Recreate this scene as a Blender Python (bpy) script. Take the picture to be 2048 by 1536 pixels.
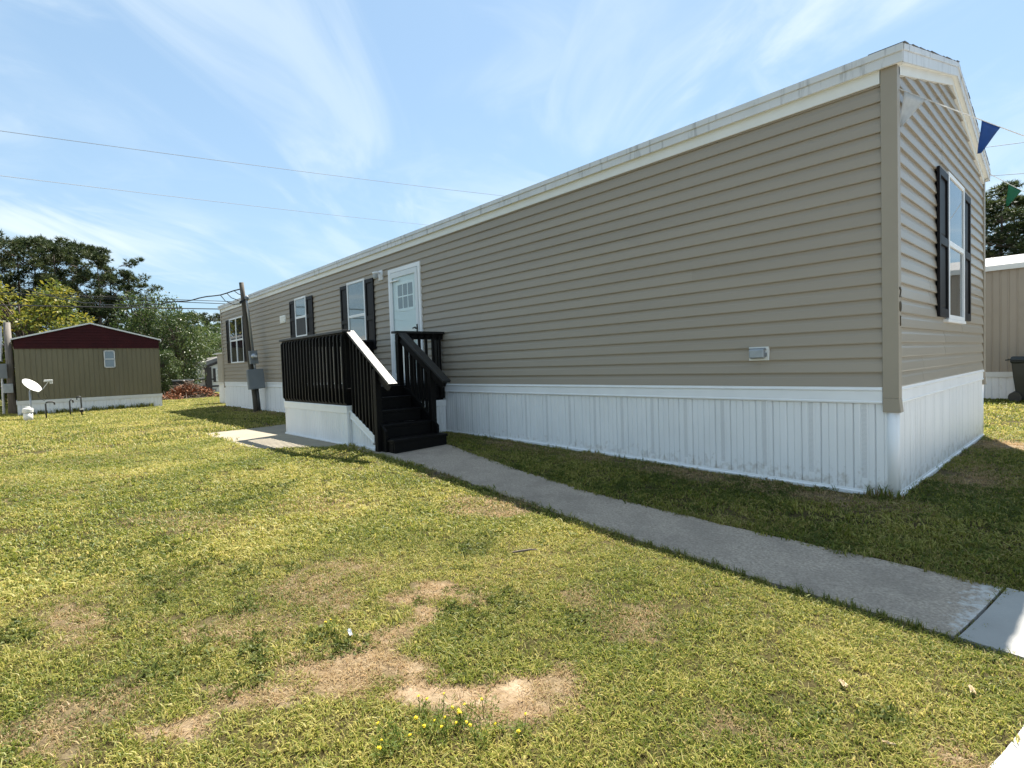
import bpy, math, random
import numpy as np
from mathutils import Vector, Matrix

for o in list(bpy.data.objects): bpy.data.objects.remove(o, do_unlink=True)
scene = bpy.context.scene
C = scene.collection
R = math.radians
rng = np.random.default_rng(7)
random.seed(7)

# ---------------------------------------------------------------- camera
F_PX, YAW, PITCH, ROLL = 1075.3, -.8372, -.0376, -.0339
CAM = np.array([1.212, -5.4907, 1.26])
def cam_axes():
    fw = np.array([math.sin(YAW)*math.cos(PITCH), math.cos(YAW)*math.cos(PITCH), math.sin(PITCH)])
    rt = np.array([math.cos(YAW), -math.sin(YAW), 0.]); up = np.cross(rt, fw)
    r = math.cos(ROLL)*rt+math.sin(ROLL)*up; u = -math.sin(ROLL)*rt+math.cos(ROLL)*up
    return r, u, fw
AR, AU, AF = cam_axes()
cam = bpy.data.cameras.new('camera'); camo = bpy.data.objects.new('camera', cam); C.objects.link(camo)
m = Matrix.Identity(4)
for i in range(3):
    m[i][0] = AR[i]; m[i][1] = AU[i]; m[i][2] = -AF[i]; m[i][3] = CAM[i]
camo.matrix_world = m
cam.sensor_width = 36; cam.sensor_fit = 'HORIZONTAL'; cam.lens = F_PX/2048*36
cam.clip_start = .05; cam.clip_end = 3000
scene.camera = camo

# ---------------------------------------------------------------- world and sun
SUN = Vector((-.205, .535, 1.0)).normalized()
world = bpy.data.worlds.new('World'); scene.world = world; world.use_nodes = True
def build_world():
    nt = world.node_tree; nt.nodes.clear(); N = nt.nodes.new; L = nt.links.new
    out = N('ShaderNodeOutputWorld'); bg = N('ShaderNodeBackground'); bg.inputs['Strength'].default_value = .074
    sky = N('ShaderNodeTexSky'); sky.sky_type = 'NISHITA'; sky.sun_disc = False
    sky.sun_elevation = math.asin(SUN.z); sky.sun_rotation = math.atan2(SUN.x, SUN.y)
    sky.air_density = 1.0; sky.dust_density = .25; sky.ozone_density = .9
    # thin cirrus spread over the whole dome, on a flat layer overhead
    tc = N('ShaderNodeTexCoord'); sep = N('ShaderNodeSeparateXYZ'); L(tc.outputs['Generated'], sep.inputs[0])
    zc = N('ShaderNodeMath'); zc.operation = 'MAXIMUM'; L(sep.outputs['Z'], zc.inputs[0]); zc.inputs[1].default_value = .04
    za = N('ShaderNodeMath'); za.operation = 'ADD'; L(zc.outputs[0], za.inputs[0]); za.inputs[1].default_value = .10
    dx = N('ShaderNodeMath'); dx.operation = 'DIVIDE'; L(sep.outputs['X'], dx.inputs[0]); L(za.outputs[0], dx.inputs[1])
    dy = N('ShaderNodeMath'); dy.operation = 'DIVIDE'; L(sep.outputs['Y'], dy.inputs[0]); L(za.outputs[0], dy.inputs[1])
    cmb = N('ShaderNodeCombineXYZ'); L(dx.outputs[0], cmb.inputs[0]); L(dy.outputs[0], cmb.inputs[1])
    def layer(rot, sc, scale, detail, lo, hi, dist=0.6, off=(0, 0, 0)):
        m0 = N('ShaderNodeMapping'); m0.inputs['Rotation'].default_value = (0, 0, R(-rot)); L(cmb.outputs[0], m0.inputs[0])   # turn first, then stretch
        mp = N('ShaderNodeMapping'); mp.inputs['Scale'].default_value = sc; mp.inputs['Location'].default_value = off
        L(m0.outputs[0], mp.inputs[0])
        nz = N('ShaderNodeTexNoise'); nz.inputs['Scale'].default_value = scale; nz.inputs['Detail'].default_value = detail
        nz.inputs['Roughness'].default_value = .55; nz.inputs['Distortion'].default_value = dist
        L(mp.outputs[0], nz.inputs['Vector'])
        mr = N('ShaderNodeMapRange'); mr.interpolation_type = 'SMOOTHERSTEP'
        mr.inputs['From Min'].default_value = lo; mr.inputs['From Max'].default_value = hi
        L(nz.outputs['Fac'], mr.inputs['Value']); return mr.outputs[0]
    a = layer(138, (.34, 1.0, 1), 2.0, 7, .40, .76, .9, (3.1, .7, 0))
    b = layer(86, (.5, .8, 1), 2.2, 7, .44, .80, .8, (1.3, 5.2, 0))
    c = layer(0, (.6, .6, 1), .8, 3, .38, .68, .3, (7.3, 2.0, 0))
    mx = N('ShaderNodeMath'); mx.operation = 'MAXIMUM'; L(a, mx.inputs[0]); L(b, mx.inputs[1])
    mu = N('ShaderNodeMath'); mu.operation = 'MULTIPLY'; L(mx.outputs[0], mu.inputs[0])
    ad = N('ShaderNodeMath'); ad.operation = 'MULTIPLY_ADD'; L(c, ad.inputs[0]); ad.inputs[1].default_value = .6; ad.inputs[2].default_value = .4
    L(ad.outputs[0], mu.inputs[1])
    fc = N('ShaderNodeMath'); fc.operation = 'MULTIPLY_ADD'; L(mu.outputs[0], fc.inputs[0]); fc.inputs[1].default_value = .72; fc.inputs[2].default_value = .0
    vh = N('ShaderNodeMapRange'); vh.interpolation_type = 'SMOOTHSTEP'; vh.inputs['From Min'].default_value = 0; vh.inputs['From Max'].default_value = .42; vh.inputs['To Min'].default_value = .86; vh.inputs['To Max'].default_value = .52; L(sep.outputs['Z'], vh.inputs['Value'])
    veil = N('ShaderNodeMixRGB'); L(vh.outputs[0], veil.inputs[0]); L(sky.outputs[0], veil.inputs[1]); veil.inputs[2].default_value = (2.35, 3.55, 4.55, 1)   # even thin haze veil
    mix = N('ShaderNodeMixRGB'); L(fc.outputs[0], mix.inputs['Fac']); L(veil.outputs[0], mix.inputs[1])
    mix.inputs[2].default_value = (5.3, 5.8, 5.9, 1)
    L(mix.outputs[0], bg.inputs[0]); L(bg.outputs[0], out.inputs[0])
build_world()
sun = bpy.data.lights.new('sun', 'SUN'); sun.energy = 5.0; sun.angle = R(.53); sun.color = (1, .95, .86)
suno = bpy.data.objects.new('sun', sun); C.objects.link(suno)
suno.rotation_euler = SUN.to_track_quat('Z', 'Y').to_euler(); suno.location = (-5, 20, 40)
vs = scene.view_settings; vs.view_transform = 'Standard'; vs.look = 'None'; vs.gamma = 1; vs.exposure = 1.45
vs.use_curve_mapping = False

# ---------------------------------------------------------------- terrain height and pixel rays
XW = [-400, -62, -34, -25, -20, -15, -6.5, -4.5, -3.3, -1.8, 0, 3, 400]
ZW = [-.7, -.62, -.02, 0, .05, .065, .1, .08, .055, .016, -.01, -.03, -.05]
XF = [-400, -62, -34, -22, -12, -9, -6.5, -5.5, -3.5, -1.5, 0, 3, 400]
ZF = [-.7, -.62, -.02, 0, .04, .075, .085, .05, -.04, -.12, -.17, -.22, -.25]
def hgt(x, y):
    x = np.asarray(x, float); y = np.asarray(y, float)
    t = np.clip(-y/2.2, 0, 1); t = t*t*(3-2*t)
    return np.interp(x, XW, ZW)*(1-t)+np.interp(x, XF, ZF)*t
def hz(x, y): return float(hgt(x, y))
def ray(px, py): return AF+AR*(px-1024)/F_PX-AU*(py-768)/F_PX
def onX(px, py, X): d = ray(px, py); return CAM+d*((X-CAM[0])/d[0])
def onY(px, py, Y): d = ray(px, py); return CAM+d*((Y-CAM[1])/d[1])
def onG(px, py):
    d = ray(px, py); z = 0.
    for _ in range(12):
        p = CAM+d*((z-CAM[2])/d[2]); z = .5*z+.5*hz(p[0], p[1])
    return CAM+d*((z-CAM[2])/d[2])

def vnoise(x, y, s, seed=0):
    x = np.asarray(x, float)*s+seed*17.3; y = np.asarray(y, float)*s+seed*9.1
    xi = np.floor(x); yi = np.floor(y); fx = x-xi; fy = y-yi
    fx = fx*fx*(3-2*fx); fy = fy*fy*(3-2*fy)
    def h(a, b): v = np.sin(a*127.1+b*311.7+seed*74.7)*43758.5453; return v-np.floor(v)
    return (h(xi, yi)*(1-fx)+h(xi+1, yi)*fx)*(1-fy)+(h(xi, yi+1)*(1-fx)+h(xi+1, yi+1)*fx)*fy

# ---------------------------------------------------------------- materials
MATS = {}
def new_mat(name):
    mt = bpy.data.materials.new(name); mt.use_nodes = True; mt.node_tree.nodes.clear(); MATS[name] = mt
    nt = mt.node_tree; out = nt.nodes.new('ShaderNodeOutputMaterial'); return mt, nt, nt.nodes.new, nt.links.new, out
def col(c): return (c[0], c[1], c[2], 1)
def ramp(N, stops):
    r = N('ShaderNodeValToRGB'); e = r.color_ramp.elements
    while len(e) < len(stops): e.new(.5)
    for i, (p, c) in enumerate(stops): e[i].position = p; e[i].color = col(c) if len(c) == 3 else c
    return r
def noise(N, L, vec, scale, detail=4, rough=.55, dist=0):
    n = N('ShaderNodeTexNoise'); n.inputs['Scale'].default_value = scale; n.inputs['Detail'].default_value = detail
    n.inputs['Roughness'].default_value = rough; n.inputs['Distortion'].default_value = dist
    if vec is not None: L(vec, n.inputs['Vector'])
    return n.outputs['Fac']
def coords(N, L, kind='pos', scale=(1, 1, 1)):
    if kind == 'pos': v = N('ShaderNodeNewGeometry').outputs['Position']
    else: v = N('ShaderNodeTexCoord').outputs['Object']
    mp = N('ShaderNodeMapping'); mp.inputs['Scale'].default_value = scale; L(v, mp.inputs[0]); return mp.outputs[0]
def mat(name, c1, c2=None, rough=.5, nscale=6, stretch=(1, 1, 1), bump=0, bscale=60, bstretch=None, spec=.5, metal=0, dirt=None, space='pos', objvar=0):
    """two-tone surface with noise variation, optional fine relief, optional dirt colour (colour, noise low, noise high, scale, stretch)"""
    mt, nt, N, L, out = new_mat(name); b = N('ShaderNodeBsdfPrincipled'); L(b.outputs[0], out.inputs[0])
    c2 = c2 or tuple(x*.82 for x in c1)
    v = coords(N, L, space, stretch); f = noise(N, L, v, nscale)
    r = ramp(N, [(.3, c2), (.7, c1)]); L(f, r.inputs[0]); cc = r.outputs[0]
    if dirt:
        dc, lo, hi, ds, dst = dirt
        dv = coords(N, L, space, dst); dn = noise(N, L, dv, ds, 5, .6)
        mr = N('ShaderNodeMapRange'); mr.inputs['From Min'].default_value = lo; mr.inputs['From Max'].default_value = hi; L(dn, mr.inputs['Value'])
        mx = N('ShaderNodeMixRGB'); L(mr.outputs[0], mx.inputs[0]); L(cc, mx.inputs[1]); mx.inputs[2].default_value = col(dc); cc = mx.outputs[0]
    if objvar:
        oi = N('ShaderNodeObjectInfo'); hs = N('ShaderNodeHueSaturation'); mr = N('ShaderNodeMapRange')
        mr.inputs['To Min'].default_value = 1-objvar; mr.inputs['To Max'].default_value = 1+objvar
        L(oi.outputs['Random'], mr.inputs['Value']); L(mr.outputs[0], hs.inputs['Value']); L(cc, hs.inputs['Color']); cc = hs.outputs[0]
    L(cc, b.inputs['Base Color']); b.inputs['Roughness'].default_value = rough; b.inputs['Metallic'].default_value = metal
    b.inputs['Specular IOR Level'].default_value = spec
    if bump:
        bn = noise(N, L, coords(N, L, space, bstretch or stretch), bscale, 3)
        bp = N('ShaderNodeBump'); bp.inputs['Strength'].default_value = bump; bp.inputs['Distance'].default_value = .01
        L(bn, bp.inputs['Height']); L(bp.outputs[0], b.inputs['Normal'])
    return mt

mat('siding', (.36, .305, .237), (.325, .276, .215), .48, 1.2, (.25, 1, 2.5), .12, 30, (1, 1, 8), .45, objvar=.035, dirt=((.25, .22, .175), .62, .9, 2.2, (.25, 1, .7)))
mat('siding_gable', (.355, .31, .245), (.32, .28, .22), .34, 1.2, (1, .3, 2.5), .12, 30, (1, 1, 8), .5, objvar=.03)
mat('corner_tan', (.34, .29, .22), (.31, .265, .20), .45, 3)
mat('white_trim', (.86, .86, .86), (.80, .80, .80), .4, 4)
mat('soffit_cream', (.82, .81, .765), (.78, .77, .72), .55, 5, bump=.05)
mat('fascia_white', (.70, .70, .70), (.62, .62, .61), .4, 3, (1, 1, 1), 0, dirt=((.20, .19, .17), .55, .82, 7, (2.2, 2.2, .25)))
mat('shingle', (.16, .145, .13), (.09, .085, .08), .9, 9, (1, 1, 1), .5, 120)
mat('black_paint', (.010, .0095, .009), (.007, .0065, .006), .44, 5, (1, 1, 1), .55, 26, (.5, 3, 3), .5)
mat('black_wood', (.0055, .0048, .0045), (.0035, .003, .0028), .5, 6, (3, 3, 3), .25, 40, (6, 6, 1), .16)
mat('shutter_black', (.011, .009, .0095), (.008, .0068, .007), .5, 4, bump=.06, spec=.2)
mat('concrete_old', (.52, .43, .345), (.27, .225, .18), .9, 60, (1, 1, 1), .9, 90, dirt=((.24, .20, .165), .46, .85, 2.6, (1, 1, 1)), spec=.25)
mat('concrete_patio', (.30, .26, .19), (.235, .20, .15), .85, 2.2, (1, 1, 1), .35, 120, dirt=((.24, .22, .18), .6, .95, 4, (1, 1, 1)))
mat('concrete_new', (.40, .39, .365), (.33, .32, .30), .8, 2.5, (1, 1, 1), .3, 160, dirt=((.36, .35, .32), .62, .95, 6, (1, 1, 1)))
mat('pole_wood', (.12, .10, .075), (.055, .046, .036), .85, 7, (3, 3, .25), .5, 30, (6, 6, .5))
mat('pole_grey', (.24, .21, .18), (.13, .115, .10), .85, 7, (3, 3, .25), .5, 30, (6, 6, .5))
mat('galv', (.42, .44, .46), (.33, .35, .37), .42, 8, metal=.6)
mat('panel_grey', (.22, .235, .245), (.19, .205, .215), .45, 5)
mat('plastic_white', (.76, .75, .71), (.68, .67, .63), .4, 8, dirt=((.45, .42, .35), .6, .9, 9, (1, 1, 1)))
mat('wire_black', (.02, .02, .02), (.015, .015, .015), .6, 5)
mat('wire_grey', (.34, .36, .40), (.30, .32, .36), .5, 5)
mat('dark_pipe', (.05, .048, .045), (.03, .03, .028), .5, 9)
mat('interior_dark', (.03, .03, .032), (.02, .02, .022), .9, 3)
mat('blind_white', (.46, .47, .46), (.40, .41, .40), .7, 5)
mat('door_white', (.74, .76, .76), (.70, .72, .72), .4, 3)
mat('screen_grey', (.06, .06, .062), (.045, .045, .047), .7, 7)
mat('digit_bronze', (.16, .13, .09), (.11, .09, .06), .35, 9, metal=.7)
mat('home_tan', (.175, .15, .085), (.15, .128, .072), .5, 2, (1, 1, .4), dirt=((.17, .145, .1), .6, .95, 3, (1, 1, .3)))
mat('home_tan2', (.33, .275, .215), (.29, .24, .185), .5, 2, (1, 1, .4), dirt=((.17, .14, .1), .6, .95, 3, (1, 1, .3)))
mat('home_white', (.66, .65, .62), (.58, .57, .54), .5, 2, (1, 1, .4))
mat('home_beige', (.42, .38, .32), (.37, .335, .28), .5, 2)
mat('maroon', (.055, .010, .010), (.04, .008, .008), .6, 3, spec=.15)
mat('dark_trim', (.035, .028, .026), (.025, .02, .019), .5, 4)
mat('metal_roof', (.27, .26, .25), (.21, .20, .19), .55, 3, (1, 1, 1), dirt=((.14, .115, .095), .5, .85, 5, (2.5, .6, 1)))
mat('roof_edge_white', (.74, .73, .70), (.66, .65, .62), .4, 3)
mat('bin_black', (.018, .022, .022), (.012, .015, .015), .4, 6)
mat('brush_red', (.30, .11, .045), (.13, .06, .03), .9, 5)
mat('bark', (.12, .085, .065), (.055, .042, .035), .9, 5, (2, 2, .4), .6, 20)
mat('twig', (.20, .15, .11), (.11, .085, .065), .9, 20)
mat('paper', (.55, .57, .60), (.42, .44, .46), .7, 20)
mat('dead_leaf', (.55, .43, .26), (.38, .28, .15), .8, 20)
mat('petal_yellow', (.80, .62, .02), (.72, .52, .01), .6, 20)

def skirt_material():
    mt, nt, N, L, out = new_mat('skirt_vinyl'); b = N('ShaderNodeBsdfPrincipled'); L(b.outputs[0], out.inputs[0])
    v = coords(N, L, 'pos', (1, 1, .5)); f = noise(N, L, v, 3); r = ramp(N, [(.3, (.80, .80, .80)), (.7, (.86, .86, .86))]); L(f, r.inputs[0])
    # vent strip: staggered slots pressed into the middle of each panel (panel-local coordinates)
    tc = N('ShaderNodeTexCoord'); sp = N('ShaderNodeSeparateXYZ'); L(tc.outputs['Object'], sp.inputs[0])
    def mth(op, a, bb=None, c=None):
        n = N('ShaderNodeMath'); n.operation = op
        for i, q in enumerate((a, bb, c)):
            if q is None: continue
            if isinstance(q, (int, float)): n.inputs[i].default_value = q
            else: L(q, n.inputs[i])
        return n.outputs[0]
    ad = mth('ABSOLUTE', mth('SUBTRACT', sp.outputs['X'], .2175)); strip = mth('LESS_THAN', ad, .021)
    s1 = mth('SINE', mth('MULTIPLY', mth('ADD', sp.outputs['X'], mth('MULTIPLY', sp.outputs['Z'], .7)), 400.)); s2 = mth('SINE', mth('MULTIPLY', mth('SUBTRACT', sp.outputs['X'], mth('MULTIPLY', sp.outputs['Z'], .7)), 400.))
    ck = mth('GREATER_THAN', mth('MULTIPLY', s1, s2), .12)
    vent = mth('MULTIPLY', mth('MULTIPLY', strip, ck), mth('GREATER_THAN', sp.outputs['Z'], .14))
    mx = N('ShaderNodeMixRGB'); L(mth('MULTIPLY', vent, .55), mx.inputs[0]); L(r.outputs[0], mx.inputs[1]); mx.inputs[2].default_value = (.25, .25, .25, 1)
    # splashed soil: blotches that thin out upwards
    pz = N('ShaderNodeSeparateXYZ'); L(N('ShaderNodeNewGeometry').outputs['Position'], pz.inputs[0])
    dn = noise(N, L, coords(N, L, 'pos', (1, 1, .8)), 14, 6, .7)
    th = mth('MULTIPLY_ADD', pz.outputs['Z'], 1.05, .34); dm = N('ShaderNodeMapRange'); dm.inputs['From Min'].default_value = 0; dm.inputs['From Max'].default_value = .25
    L(mth('SUBTRACT', dn, th), dm.inputs['Value'])
    m2 = N('ShaderNodeMixRGB'); L(mth('MULTIPLY', dm.outputs[0], .6), m2.inputs[0]); L(mx.outputs[0], m2.inputs[1]); m2.inputs[2].default_value = (.33, .27, .19, 1)
    L(m2.outputs[0], b.inputs['Base Color']); b.inputs['Roughness'].default_value = .42
    bp = N('ShaderNodeBump'); bp.inputs['Strength'].default_value = .4; bp.inputs['Distance'].default_value = .004; bp.invert = True
    L(vent, bp.inputs['Height']); L(bp.outputs[0], b.inputs['Normal'])
skirt_material()

def glass_mat(name, ior=2.2, tint=(.02, .025, .028), transp=.55):
    """window glass with a reflective coating: mirror part by Fresnel, the rest see-through"""
    mt, nt, N, L, out = new_mat(name)
    fr0 = N('ShaderNodeFresnel'); fr0.inputs['IOR'].default_value = ior; ge = N('ShaderNodeNewGeometry'); iv = N('ShaderNodeMath'); iv.operation = 'SUBTRACT'; iv.inputs[0].default_value = 1; L(ge.outputs['Backfacing'], iv.inputs[1]); fr = N('ShaderNodeMath'); fr.operation = 'MULTIPLY'; L(fr0.outputs[0], fr.inputs[0]); L(iv.outputs[0], fr.inputs[1])
    gl = N('ShaderNodeBsdfGlossy'); gl.inputs['Roughness'].default_value = .008; gl.inputs['Color'].default_value = (.93, .96, .98, 1)
    tr = N('ShaderNodeBsdfTransparent'); tr.inputs['Color'].default_value = (transp, transp*1.03, transp*1.02, 1)
    nz = noise(N, L, coords(N, L), 1.3, 2); bp = N('ShaderNodeBump'); bp.inputs['Strength'].default_value = .02; bp.inputs['Distance'].default_value = .05
    L(nz, bp.inputs['Height']); L(bp.outputs[0], gl.inputs['Normal'])
    mx = N('ShaderNodeMixShader'); L(fr.outputs[0], mx.inputs[0]); L(tr.outputs[0], mx.inputs[1]); L(gl.outputs[0], mx.inputs[2]); L(mx.outputs[0], out.inputs[0])
glass_mat('glass', 2.3, transp=.8); glass_mat('glass_storm', 1.6, transp=.95)

def leaf_mat(name, c1, c2, c3, trans=.45, scale=.9, rough=.55, spec=.25, thr=(.25, .5, .75), grass=False):
    """foliage: three tones by position noise and per-leaf tint; lets light through"""
    mt, nt, N, L, out = new_mat(name)
    f = noise(N, L, coords(N, L, 'pos', (1, 1, .6 if not grass else 1)), scale, 4, .6)
    at = N('ShaderNodeAttribute'); at.attribute_name = 'tint'
    ad = N('ShaderNodeMath'); ad.operation = 'MULTIPLY_ADD'; L(at.outputs['Fac'], ad.inputs[0]); ad.inputs[1].default_value = .5 if not grass else .62; L(f, ad.inputs[2])
    sb = N('ShaderNodeMath'); sb.operation = 'SUBTRACT'; L(ad.outputs[0], sb.inputs[0]); sb.inputs[1].default_value = .25 if not grass else .30
    r = ramp(N, [(thr[0], c1), (thr[1], c2), (thr[2], c3)]); L(sb.outputs[0], r.inputs[0]); cc = r.outputs[0]
    if grass:
        dr = N('ShaderNodeAttribute'); dr.attribute_type = 'INSTANCER'; dr.attribute_name = 'dry'
        dm = N('ShaderNodeMath'); dm.operation = 'MULTIPLY_ADD'; L(at.outputs['Fac'], dm.inputs[0]); dm.inputs[1].default_value = .55; L(dr.outputs['Fac'], dm.inputs[2])
        dd = N('ShaderNodeMapRange'); dd.inputs['From Min'].default_value = .48; dd.inputs['From Max'].default_value = .72; L(dm.outputs[0], dd.inputs['Value'])
        st = ramp(N, [(.0, (.36, .25, .12)), (.5, (.52, .40, .21)), (1, (.30, .19, .10))]); L(at.outputs['Fac'], st.inputs[0])
        mx = N('ShaderNodeMixRGB'); L(dd.outputs[0], mx.inputs[0]); L(cc, mx.inputs[1]); L(st.outputs[0], mx.inputs[2]); cc = mx.outputs[0]
    b = N('ShaderNodeBsdfPrincipled'); L(cc, b.inputs['Base Color']); b.inputs['Roughness'].default_value = rough; b.inputs['Specular IOR Level'].default_value = spec
    t = N('ShaderNodeBsdfTranslucent'); hs = N('ShaderNodeHueSaturation'); hs.inputs['Value'].default_value = 1.15; hs.inputs['Hue'].default_value = .49; L(cc, hs.inputs['Color']); L(hs.outputs[0], t.inputs['Color'])
    mx = N('ShaderNodeMixShader'); mx.inputs[0].default_value = trans; L(b.outputs[0], mx.inputs[1]); L(t.outputs[0], mx.inputs[2]); L(mx.outputs[0], out.inputs[0])
leaf_mat('grass_blade', (.092, .132, .018), (.232, .25, .038), (.50, .44, .135), .46, .75, .5, .3, (.22, .48, .76), True)
leaf_mat('weed_blade', (.075, .10, .022), (.115, .14, .03), (.175, .185, .05), .4, 3)
leaf_mat('pine_needles', (.024, .040, .016), (.048, .07, .025), (.095, .11, .04), .28, .5, .5, .3)
leaf_mat('yellow_leaves', (.06, .095, .016), (.13, .155, .024), (.27, .24, .03), .4, .45, .5, .3)
leaf_mat('magnolia_leaves', (.028, .055, .014), (.05, .086, .022), (.115, .145, .042), .25, .7, .42, .35)
leaf_mat('broad_leaves', (.028, .055, .014), (.055, .09, .022), (.10, .13, .035), .35, .5, .5, .3)
leaf_mat('flower_foliage', (.08, .13, .02), (.13, .18, .03), (.20, .23, .05), .45, 5)

def ground_material():
    mt, nt, N, L, out = new_mat('soil'); b = N('ShaderNodeBsdfPrincipled'); L(b.outputs[0], out.inputs[0])
    p = coords(N, L)
    big = noise(N, L, p, .75, 4, .6); fine = noise(N, L, p, 38, 6, .7); mid = noise(N, L, p, 7, 5, .65)
    g = ramp(N, [(.25, (.040, .042, .014)), (.5, (.065, .055, .02)), (.8, (.11, .085, .04))]); L(big, g.inputs[0])
    dk = ramp(N, [(.3, (.45, .42, .36)), (.62, (1, 1, 1))]); L(fine, dk.inputs[0])
    ml = N('ShaderNodeMixRGB'); ml.blend_type = 'MULTIPLY'; ml.inputs[0].default_value = 1; L(g.outputs[0], ml.inputs[1]); L(dk.outputs[0], ml.inputs[2])
    at = N('ShaderNodeAttribute'); at.attribute_name = 'dry'
    s = ramp(N, [(.25, (.22, .145, .085)), (.5, (.34, .25, .16)), (.75, (.47, .37, .26))]); L(mid, s.inputs[0])
    m2 = N('ShaderNodeMixRGB'); m2.blend_type = 'MULTIPLY'; m2.inputs[0].default_value = .7; L(s.outputs[0], m2.inputs[1]); L(dk.outputs[0], m2.inputs[2])
    mx = N('ShaderNodeMixRGB'); L(at.outputs['Fac'], mx.inputs[0]); L(ml.outputs[0], mx.inputs[1]); L(m2.outputs[0], mx.inputs[2])
    L(mx.outputs[0], b.inputs['Base Color']); b.inputs['Roughness'].default_value = .95; b.inputs['Specular IOR Level'].default_value = .1
    bp = N('ShaderNodeBump'); bp.inputs['Strength'].default_value = .8; bp.inputs['Distance'].default_value = .02; L(fine, bp.inputs['Height']); L(bp.outputs[0], b.inputs['Normal'])
ground_material()
def cloth(name, c):
    mt, nt, N, L, out = new_mat(name); f = noise(N, L, coords(N, L), 20); r = ramp(N, [(.3, tuple(x*.85 for x in c)), (.7, c)]); L(f, r.inputs[0])
    b = N('ShaderNodeBsdfPrincipled'); b.inputs['Roughness'].default_value = .5; L(r.outputs[0], b.inputs['Base Color'])
    t = N('ShaderNodeBsdfTranslucent'); L(r.outputs[0], t.inputs[0]); mx = N('ShaderNodeMixShader'); mx.inputs[0].default_value = .4
    L(b.outputs[0], mx.inputs[1]); L(t.outputs[0], mx.inputs[2]); L(mx.outputs[0], out.inputs[0])
cloth('pennant_blue', (.012, .085, .32)); cloth('pennant_green', (.01, .16, .07)); cloth('pennant_white', (.75, .75, .74)); cloth('string_white', (.75, .75, .74))

# ---------------------------------------------------------------- mesh helpers
class MB:
    def __init__(s): s.v = []; s.f = []
    def quad(s, a, b, c, d): n = len(s.v); s.v += [tuple(a), tuple(b), tuple(c), tuple(d)]; s.f.append((n, n+1, n+2, n+3)); return s
    def poly(s, pts): n = len(s.v); s.v += [tuple(p) for p in pts]; s.f.append(tuple(range(n, n+len(pts)))); return s
    def box(s, x0, x1, y0, y1, z0, z1):
        n = len(s.v); x0, x1 = sorted((x0, x1)); y0, y1 = sorted((y0, y1)); z0, z1 = sorted((z0, z1))
        s.v += [(x0, y0, z0), (x1, y0, z0), (x1, y1, z0), (x0, y1, z0), (x0, y0, z1), (x1, y0, z1), (x1, y1, z1), (x0, y1, z1)]
        s.f += [tuple(n+i for i in q) for q in ((3, 2, 1, 0), (4, 5, 6, 7), (0, 1, 5, 4), (1, 2, 6, 5), (2, 3, 7, 6), (3, 0, 4, 7))]; return s
    def prism(s, pts, d):
        """closed polygon pts (list of 3D points) extruded by vector d"""
        n = len(s.v); k = len(pts); d = np.array(d, float)
        s.v += [tuple(p) for p in pts]+[tuple(np.array(p, float)+d) for p in pts]
        s.f.append(tuple(range(n+k-1, n-1, -1))); s.f.append(tuple(range(n+k, n+2*k)))
        for i in range(k): j = (i+1) % k; s.f.append((n+i, n+j, n+k+j, n+k+i))
        return s
    def tube(s, path, r, k=8, cap=True):
        path = [np.array(p, float) for p in path]; rs = r if hasattr(r, '__len__') else [r]*len(path); rings = []
        up = np.array([.13, .21, 1.])
        for i, p in enumerate(path):
            t = path[min(i+1, len(path)-1)]-path[max(i-1, 0)]; t = t/(np.linalg.norm(t)+1e-9)
            a = np.cross(t, up); 
            if np.linalg.norm(a) < .05: a = np.cross(t, [1, 0, 0])
            a /= np.linalg.norm(a); b = np.cross(t, a); n = len(s.v)
            for j in range(k): q = 2*math.pi*j/k; s.v.append(tuple(p+rs[i]*(math.cos(q)*a+math.sin(q)*b)))
            rings.append(n)
        for i in range(len(rings)-1):
            for j in range(k): s.f.append((rings[i]+j, rings[i]+(j+1) % k, rings[i+1]+(j+1) % k, rings[i+1]+j))
        if cap: s.f.append(tuple(rings[0]+j for j in range(k-1, -1, -1))); s.f.append(tuple(rings[-1]+j for j in range(k)))
        return s
    def lathe(s, prof, c, k=16):
        n0 = len(s.v); m_ = len(prof)
        for r_, z in prof:
            for j in range(k): q = 2*math.pi*j/k; s.v.append((c[0]+r_*math.cos(q), c[1]+r_*math.sin(q), c[2]+z))
        for i in range(m_-1):
            for j in range(k): s.f.append((n0+i*k+j, n0+i*k+(j+1) % k, n0+(i+1)*k+(j+1) % k, n0+(i+1)*k+j))
        s.f.append(tuple(n0+j for j in range(k-1, -1, -1))); s.f.append(tuple(n0+(m_-1)*k+j for j in range(k))); return s
    def xform(s, M): s.v = [tuple(M @ Vector(p)) for p in s.v]; return s
    def mesh(s, name, mt, off=(0, 0, 0), smooth=False):
        me = bpy.data.meshes.new(name); o = np.array(off, float)
        me.from_pydata([tuple(np.array(p)-o) for p in s.v], [], s.f)
        me.materials.append(MATS[mt]); me.update()
        if smooth: me.polygons.foreach_set('use_smooth', [True]*len(me.polygons))
        return me
    def build(s, name, mt, parent=None, smooth=False, bevel=0, org=None):
        """one object; vertices are given in world space unless the parent thing carries a rotation (then thing space)"""
        off = (0, 0, 0)
        if parent is not None: off = root_loc(parent) if not parent.get('_local') else (0, 0, 0)
        elif org is not None: off = org
        o = bpy.data.objects.new(name, s.mesh(name, mt, off, smooth)); C.objects.link(o)
        if parent is not None: o.parent = parent
        elif org is not None: o.location = org
        if parent is not None and parent.get('_local'): o['_local'] = 1
        if bevel:
            b = o.modifiers.new('bevel', 'BEVEL'); b.width = bevel; b.segments = 2; b.limit_method = 'ANGLE'
        return o
def root_loc(o):
    l = Vector(o.location)
    while o.parent: o = o.parent; l = l+Vector(o.location)
    return tuple(l)
def tag(o, label, cat, group=None):
    o['label'] = label; o['category'] = cat
    if group: o['group'] = group
    return o
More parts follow.
